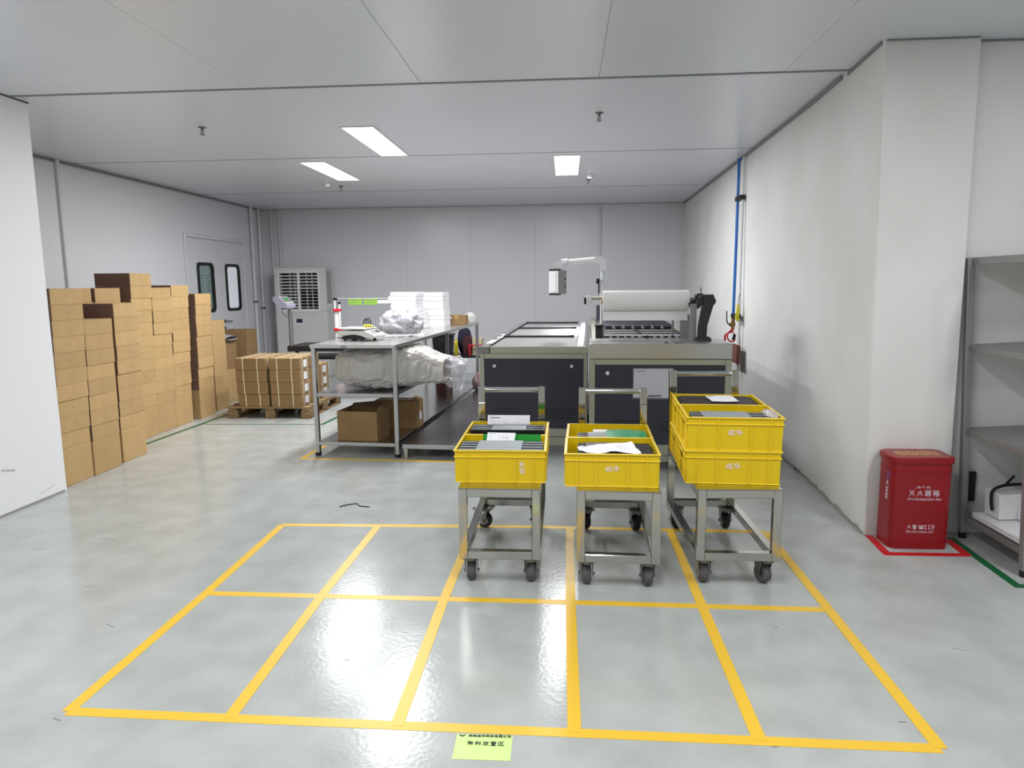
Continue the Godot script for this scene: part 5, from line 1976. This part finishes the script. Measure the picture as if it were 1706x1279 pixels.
func stacks() -> void:
	rng.seed = 77
	# name, face x at the floor, z of the near edge, number of flat cartons, shift per layer (x, z), block height
	var list := [
		["stack touching the white pillar", -4.035, -5.165, 10, 0.0, -0.0065, 0.31, 0.0],
		["lowest stack of the front row", -4.03, -5.545, 8, -0.001, -0.0055, 0.30, 0.0],
		["third front stack from the pillar", -4.063, -5.985, 9, 0.0, -0.005, 0.30, 0.0],
		["rear stack behind the pillar-side one", -4.47, -5.965, 10, 0.0, 0.0, 0.31, 0.0],
		["rear stack above the lowest one", -4.47, -6.385, 10, 0.0, 0.0, 0.31, -0.03],
		["tallest stack", -4.46, -6.845, 11, 0.0005, -0.006, 0.33, 0.0],
		["stack right of the tallest", -4.475, -7.225, 10, 0.0, -0.009, 0.31, 0.0],
		["second stack right of the tallest", -4.475, -7.597, 10, 0.0, -0.0095, 0.335, 0.0],
		["leaning stack nearest the door", -4.44, -8.08, 9, 0.0, -0.006, 0.36, 0.0],
	]
	var nth := ["first", "second", "third", "fourth", "fifth", "sixth", "seventh", "eighth", "ninth", "tenth", "eleventh"]
	for s in list:
		var y := 0.0
		var d := 0.365
		var tone: int = rng.randi_range(0, 3)
		var g: String = "flat cartons of the " + s[0]
		carton("square closed carton on the floor, bottom of the %s" % s[0], Vector3(s[1] - 0.19, 0, s[2] - d / 2), Vector3(0.38, s[6] - 0.002, d), rng.randf_range(-0.01, 0.01), M["carton_%d" % tone], "", false)
		y += s[6]
		var n: int = s[3]
		for k in n:
			var x: float = s[1] - 0.19 + s[4] * (k + 1) + rng.randf_range(-0.005, 0.004)
			var z: float = s[2] - d / 2 + s[5] * (k + 1) + rng.randf_range(-0.004, 0.004)
			var label := "flat kraft carton, %s, in the %s" % ["topmost" if k == n - 1 else nth[k] + " from below", s[0]]
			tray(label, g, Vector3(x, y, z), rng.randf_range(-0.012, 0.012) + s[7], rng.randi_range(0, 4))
			y += 0.1292
	# the ones near the door
	carton("tall narrow carton standing behind the leaning stack", Vector3(-4.70, 0, -8.78), Vector3(0.38, 1.17, 0.36), 0.03, M.carton_1, "", false)
	var h2 := carton("closed carton on the floor in front of the door's right leaf", Vector3(-4.81, 0, -9.92), Vector3(0.42, 0.52, 0.40), 0.05, M.carton_brown, "", false)
	carton("open carton stacked on another in front of the door's right leaf", Vector3(-4.80, 0.5205, -9.92), Vector3(0.40, 0.46, 0.38), 0.02, M.carton_brown, "", false, true)
	carton("carton on the floor before the open door-side carton, under a pale foam pad", Vector3(-4.83, 0, -9.42), Vector3(0.36, 0.46, 0.36), -0.12, M.carton_1, "", false)
	carton("small carton stacked at the leaning stack's far side, pale foam pad on top", Vector3(-4.84, 0.461, -9.42), Vector3(0.33, 0.40, 0.33), -0.05, M.carton_brown, "", false)
	var fp := thing("foam_pad", "pale grey foam pad lying curved on a carton before the door", "foam pad", Vector3(-4.82, 0.862, -9.40), -0.1)
	var st := skin(12, 12, func(u: float, v: float) -> Vector3:
		var a := v * TAU
		return Vector3(lerpf(-0.15, 0.19, u), 0.03 + 0.028 * sin(a) + 0.03 * sin(u * PI), 0.15 * cos(a)), true)
	part("pad", st, M.grey_pad, fp)

# ---------------------------------------------------------------- right side: hose, fire box, shelf
func right_side() -> void:
	var t := thing("air_hose", "blue compressed air pipe with valve and yellow air gun on the right wall", "air pipe", Vector3(1.93, 0, -8.19), 0.0)
	var st := S()
	tube(st, [Vector3(0.0, 2.965, 0.0), Vector3(0.0, 2.0, 0.0), Vector3(-0.004, 1.24, 0.0)], 0.017, 12)
	part("blue_pipe", st, M.blue_hose, t)
	st = S()
	cyl(st, Vector3(0.025, 0.60, 0.17), Vector3(0.012, 2.96, 0.17), 0.013, 10)
	part("white_conduit", st, M.pipe_white, t)
	for y in [2.50, 1.20]:
		st = S()
		span(st, -0.026, 0.035, y, y + 0.05, -0.03, 0.19, 0.004)
		part("pipe_clip", st, M.black_plastic, t)
	st = S()
	cyl(st, Vector3(-0.004, 1.24, 0), Vector3(-0.004, 1.06, 0), 0.02, 14)
	cyl(st, Vector3(-0.004, 1.15, 0), Vector3(-0.004, 1.10, 0), 0.028, 6)
	cyl(st, Vector3(-0.045, 1.12, 0), Vector3(0.01, 1.12, 0), 0.018, 10)
	part("valve", st, M.brass, t)
	st = S()
	tube(st, curve([Vector3(-0.05, 1.12, 0), Vector3(-0.075, 1.16, 0.01), Vector3(-0.08, 1.22, 0.01), Vector3(-0.08, 1.28, 0.01)]), 0.008, 6)
	part("valve_lever", st, M.steel_dull, t)
	st = S()
	tube(st, curve([Vector3(-0.004, 1.07, 0.01), Vector3(-0.06, 1.03, 0.03), Vector3(-0.07, 0.97, 0.04), Vector3(-0.03, 0.93, 0.05), Vector3(0.01, 0.95, 0.05), Vector3(0.0, 1.03, 0.03)]), 0.009, 8)
	tube(st, curve([Vector3(0.0, 1.05, 0.02), Vector3(-0.085, 1.0, 0.0), Vector3(-0.075, 0.88, -0.02), Vector3(-0.07, 0.80, -0.02), Vector3(-0.075, 0.6, -0.02), Vector3(-0.07, 0.02, -0.02)]), 0.011, 8)
	part("red_hose", st, M.red_plastic, t)
	st = S()
	box(st, Vector3(0.0, 0.98, 0.05), Vector3(0.03, 0.07, 0.03), 0.006, Basis(Vector3.FORWARD, 0.3))
	part("coupler", st, M.navy, t)
	st = S()
	bar(st, Vector3(-0.005, 1.17, 0.21), Vector3(-0.005, 1.33, 0.21), 0.03, 0.034, Vector3.BACK, 0.008)
	bar(st, Vector3(-0.015, 1.29, 0.21), Vector3(-0.03, 1.19, 0.235), 0.02, 0.012, Vector3.BACK, 0.004)
	cyl(st, Vector3(-0.005, 1.33, 0.21), Vector3(-0.005, 1.36, 0.21), 0.012, 10)
	var ag := part("air_gun", st, M.yellow_tool, t)
	st = S()
	tube(st, curve([Vector3(-0.005, 1.355, 0.21), Vector3(0.0, 1.42, 0.20), Vector3(0.012, 1.47, 0.19), Vector3(0.02, 1.46, 0.20)]), 0.004, 6)
	part("nozzle", st, M.steel_dull, ag)
	t = thing("board_panel", "narrow red-brown board hung low on the right wall below the air pipe", "board", Vector3(1.955, 0.0, -8.00), 0.0)
	st = S()
	span(st, -0.045, -0.02, 0.70, 0.91, -0.14, 0.16, 0.004)
	part("board", st, M.board_brown, t)
	st = S()
	span(st, -0.046, -0.0445, 0.70, 0.91, 0.10, 0.16)
	part("red_edge", st, M.maroon, t)
	# red fire extinguisher box
	t = thing("fire_box", "red metal fire extinguisher box with white Chinese lettering by the column", "fire box", Vector3(2.128, 0, -4.292), 0.0)
	st = S()
	var lo := rounded(0.345, 0.215, 0.045, 6)
	prism(st, lo, Vector3(0, 0.0, 0), Vector3.RIGHT, Vector3.FORWARD, 0.540)
	var body := part("body", st, M.red_enamel, t)
	st = S()
	prism(st, rounded(0.352, 0.222, 0.047, 6), Vector3(0, 0.472, 0), Vector3.RIGHT, Vector3.FORWARD, 0.007)
	part("seam_band", st, M.red_enamel, body)
	st = S()
	var o := rounded(0.366, 0.232, 0.05, 6)
	var i := rounded(0.346, 0.205, 0.045, 6)
	for k in o.size():
		var a: Vector2 = o[k]
		var b: Vector2 = o[(k + 1) % o.size()]
		var p: Vector2 = i[k]
		var q: Vector2 = i[(k + 1) % i.size()]
		var ha := 0.558 + (a.y + 0.117) * 0.02
		var hb := 0.558 + (b.y + 0.117) * 0.02
		quad(st, Vector3(a.x, 0.530, -a.y), Vector3(b.x, 0.530, -b.y), Vector3(b.x, hb, -b.y), Vector3(a.x, ha, -a.y))
		quad(st, Vector3(a.x, ha, -a.y), Vector3(b.x, hb, -b.y), Vector3(q.x, hb + 0.006, -q.y), Vector3(p.x, ha + 0.006, -p.y))
		ftri(st, Vector3(p.x, ha + 0.006, -p.y), Vector3(q.x, hb + 0.006, -q.y), Vector3(0, 0.5655, 0))
		ftri(st, Vector3(b.x, 0.530, -b.y), Vector3(a.x, 0.530, -a.y), Vector3(0, 0.530, 0))
	var lid := part("lid", st, M.red_enamel, t)
	st = S()
	var lb := Basis(Vector3.RIGHT, 0.02)
	for k in 4:
		box(st, Vector3(-0.095 + k * 0.063, 0.5665, 0.0), Vector3(0.052, 0.002, 0.075), 0.0, lb)
	part("instruction_picture", st, M.gold_print, lid)
	st = S()
	for k in 4:
		box(st, Vector3(-0.095 + k * 0.063, 0.5675, 0.01), Vector3(0.034, 0.002, 0.018), 0.0, lb)
		box(st, Vector3(-0.095 + k * 0.063, 0.5678, -0.02), Vector3(0.02, 0.002, 0.012), 0.0, lb)
	part("picture_figure", st, M.red_enamel, lid)
	var fz := 0.1082
	st = S()
	strokes(st, "灭火器箱", Vector3(-0.082, 0.330, fz), Vector3.RIGHT, Vector3.UP, 0.037, 0.0031, 0.24)
	part("lettering", st, M.print_pale, body)
	st = S()
	for sg in [-1.0, 1.0]:
		tube(st, curve([Vector3(sg * 0.006, 0.388, fz), Vector3(sg * 0.022, 0.380, fz), Vector3(sg * 0.034, 0.386, fz), Vector3(sg * 0.026, 0.391, fz), Vector3(sg * 0.022, 0.384, fz), Vector3(sg * 0.045, 0.379, fz)], 4), 0.001, 5)
	bar(st, Vector3(-0.006, 0.391, fz), Vector3(0.006, 0.391, fz), 0.002, 0.001)
	bar(st, Vector3(0, 0.391, fz), Vector3(0, 0.381, fz), 0.001, 0.002, Vector3.BACK)
	part("flourish", st, M.print_pale, body)
	words("Fire Extinguisher Box", 0.0135, M.print_pale, body, Vector3(0.01, 0.3115, fz - 0.0002), 0.35)
	st = S()
	strokes(st, "火警", Vector3(-0.080, 0.126, fz), Vector3.RIGHT, Vector3.UP, 0.027, 0.0022, 0.2)
	# telephone mark
	prism(st, [Vector2(0, 0), Vector2(0.026, 0), Vector2(0.022, 0.012), Vector2(0.004, 0.012)], Vector3(-0.009, 0.127, fz - 0.0003), Vector3.RIGHT, Vector3.UP, 0.0006)
	prism(st, [Vector2(-0.003, 0.014), Vector2(0.004, 0.013), Vector2(0.006, 0.017), Vector2(0.020, 0.017), Vector2(0.022, 0.013), Vector2(0.029, 0.014), Vector2(0.026, 0.022), Vector2(0.0, 0.022)], Vector3(-0.009, 0.127, fz - 0.0003), Vector3.RIGHT, Vector3.UP, 0.0006)
	part("alarm_lettering", st, M.print_pale, body)
	words("119", 0.027, M.print_pale, body, Vector3(0.049, 0.1385, fz - 0.0002), 0.0)
	words("The Fire Alarm 119", 0.0125, M.print_pale, body, Vector3(-0.005, 0.1095, fz - 0.0002), 0.35)
	st = S()
	var ex := -0.1727
	for k in 16:
		var a0 := TAU * k / 16
		var a1 := TAU * (k + 1) / 16
		bar(st, Vector3(ex, 0.44 + 0.024 * sin(a0), 0.03 + 0.024 * cos(a0)), Vector3(ex, 0.44 + 0.024 * sin(a1), 0.03 + 0.024 * cos(a1)), 0.004, 0.001, Vector3.RIGHT)
	bar(st, Vector3(ex, 0.425, 0.03), Vector3(ex, 0.456, 0.03), 0.012, 0.001, Vector3.RIGHT)
	part("emblem", st, M.blue_print, body)
	st = S()
	strokes(st, "火", Vector3(ex - 0.0003, 0.375, 0.012), Vector3.BACK, Vector3.UP, 0.034, 0.005)
	strokes(st, "警", Vector3(ex - 0.0003, 0.333, 0.012), Vector3.BACK, Vector3.UP, 0.034, 0.0026)
	strokes(st, "区", Vector3(ex - 0.0003, 0.291, 0.012), Vector3.BACK, Vector3.UP, 0.034, 0.005)
	part("side_lettering", st, M.print_pale, body)
	# steel shelf at the right edge; it leans a little, as the photograph shows it
	t = thing("steel_shelf", "tall grey steel shelf unit beside the red fire box at the wall", "shelf unit", Vector3(2.475, 0, -4.405), 0.0)
	t.rotation.z = 0.050
	var W := 1.55
	var D := 0.60
	for x in [0.02, W - 0.02]:
		for z in [0.0, D]:
			st = S()
			span(st, x - 0.02, x + 0.02, 0.035, 1.735, z - 0.02, z + 0.02, 0.003)
			var lg := part("post", st, M.shelf_grey, t)
			st = S()
			cyl(st, Vector3(x, 0.0, z), Vector3(x, 0.036, z), 0.022, 14)
			part("foot", st, M.black_rubber, lg)
	for y in [1.735, 1.215, 0.70, 0.150]:
		st = S()
		span(st, 0.042, W - 0.042, y - 0.005, y, -0.018, D + 0.018, 0.001)
		var sh := part("shelf_board", st, M.shelf_grey, t)
		st = S()
		span(st, 0.041, W - 0.041, y - 0.042, y - 0.001, D - 0.005, D + 0.019, 0.002)
		span(st, 0.041, W - 0.041, y - 0.042, y - 0.001, -0.019, 0.005, 0.002)
		span(st, 0.022, 0.040, y - 0.042, y - 0.001, 0.021, D - 0.021, 0.002)
		part("edge_beam", st, M.shelf_grey, sh)
	var wt := thing("white_tray", "white tray-like panel lying on the bottom board of the steel shelf", "tray", Vector3(2.83, 0.178, -4.07), 0.0)
	wt.rotation.z = 0.05
	st = S()
	span(st, -0.34, 0.34, 0.0, 0.035, -0.24, 0.25, 0.004)
	part("panel", st, M.alu_white, wt)
	var wx := thing("white_case", "white case standing on the tray at the bottom of the steel shelf", "case", Vector3(2.86, 0.218, -4.20), 0.0)
	wx.rotation.z = 0.05
	st = S()
	span(st, -0.315, 0.30, 0.0, 0.155, -0.09, 0.06, 0.005)
	part("body", st, M.alu_white, wx)
	st = S()
	span(st, -0.215, 0.30, 0.0, 0.085, 0.06, 0.20, 0.005)
	part("lower_step", st, M.alu_white, wx)
	st = S()
	span(st, -0.10, 0.28, 0.085, 0.088, 0.09, 0.18, 0.001)
	part("dark_window", st, M.black_plastic, wx)
	var bb := thing("black_strap_bag", "black cloth bag with a strap lying over the white case", "bag", Vector3(2.86, 0.372, -4.21), 0.0)
	st = S()
	tube(st, curve([Vector3(-0.335, -0.12, 0.03), Vector3(-0.345, -0.06, 0.03), Vector3(-0.335, -0.005, 0.02), Vector3(-0.27, 0.02, 0.0), Vector3(-0.20, 0.03, 0.0), Vector3(-0.12, 0.03, 0.0)]), 0.009, 8)
	tube(st, curve([Vector3(-0.26, 0.02, 0.0), Vector3(-0.235, 0.06, 0.01), Vector3(-0.215, 0.085, 0.01)]), 0.008, 8)
	part("strap", st, M.dark_fabric, bb)
	st = skin(20, 12, func(u: float, v: float) -> Vector3:
		var a := u * TAU
		if u == 1.0: a = 0.0
		var p := (v - 0.5) * PI
		return Vector3(0.06 + 0.22 * cos(a) * cos(p), max(0.004, 0.03 + 0.045 * sin(p) + 0.02 * cos(a) * cos(p)), 0.07 * sin(a) * cos(p)), true)
	part("body", st, M.dark_fabric, bb)
	var dbx := thing("wall_socket_box", "dark grey box low on the wall behind the steel shelf's post", "wall box", Vector3(2.56, 0.22, -4.475), 0.0)
	st = S()
	span(st, -0.06, 0.02, 0.0, 0.19, 0.0, 0.022, 0.004)
	part("body", st, M.stand_black, dbx)

# ---------------------------------------------------------------- sprinklers and detectors
func small_things() -> void:
	var rows := [[-3.155, -6.10, "sprinkler head on the ceiling at left, in front of the light panels"], [0.275, -5.97, "sprinkler head on the ceiling above the laminator's front"], [-3.12, -9.80, "small sprinkler head on the ceiling behind the left smoke detector"], [0.31, -9.62, "small sprinkler head on the ceiling behind the right smoke detector"]]
	for r in rows:
		var t := thing("sprinkler_head", r[2], "sprinkler", Vector3(r[0], 2.98, r[1]))
		var st := S()
		lathe(st, [Vector2(0.0, -0.010), Vector2(0.026, -0.010), Vector2(0.036, -0.003), Vector2(0.036, 0.0)], Vector3.ZERO, Vector3.UP, 20)
		part("escutcheon", st, M.steel_dull, t)
		st = S()
		cyl(st, Vector3(0, -0.03, 0), Vector3(0, -0.008, 0), 0.011, 12)
		for s in [-1.0, 1.0]:
			tube(st, [Vector3(s * 0.009, -0.025, 0), Vector3(s * 0.015, -0.045, 0), Vector3(s * 0.004, -0.062, 0)], 0.003, 6)
		cyl(st, Vector3(0, -0.06, 0), Vector3(0, -0.03, 0), 0.004, 8)
		part("frame_arms", st, M.steel_dull, t)
		st = S()
		cyl(st, Vector3(0, -0.066, 0), Vector3(0, -0.062, 0), 0.021, 16)
		part("deflector", st, M.steel_dull, t)
	for r in [[-3.20, -9.46, "white smoke detector on the ceiling beside the farther left light panel"], [0.325, -9.26, "white smoke detector on the ceiling right of the conveyor's light panel"]]:
		var t := thing("smoke_detector", r[2], "smoke detector", Vector3(r[0], 2.98, r[1]))
		var st := S()
		lathe(st, [Vector2(0.0, -0.048), Vector2(0.034, -0.048), Vector2(0.042, -0.036), Vector2(0.046, -0.020), Vector2(0.052, -0.014), Vector2(0.052, 0.0)], Vector3.ZERO, Vector3.UP, 24)
		part("housing", st, M.alu_white, t)
		st = S()
		for k in 10:
			var a := TAU * k / 10
			box(st, Vector3(cos(a) * 0.0445, -0.028, sin(a) * 0.0445), Vector3(0.004, 0.008, 0.016), 0.0, Basis(Vector3.UP, -a))
		part("vent", st, M.keypad_grey, t)
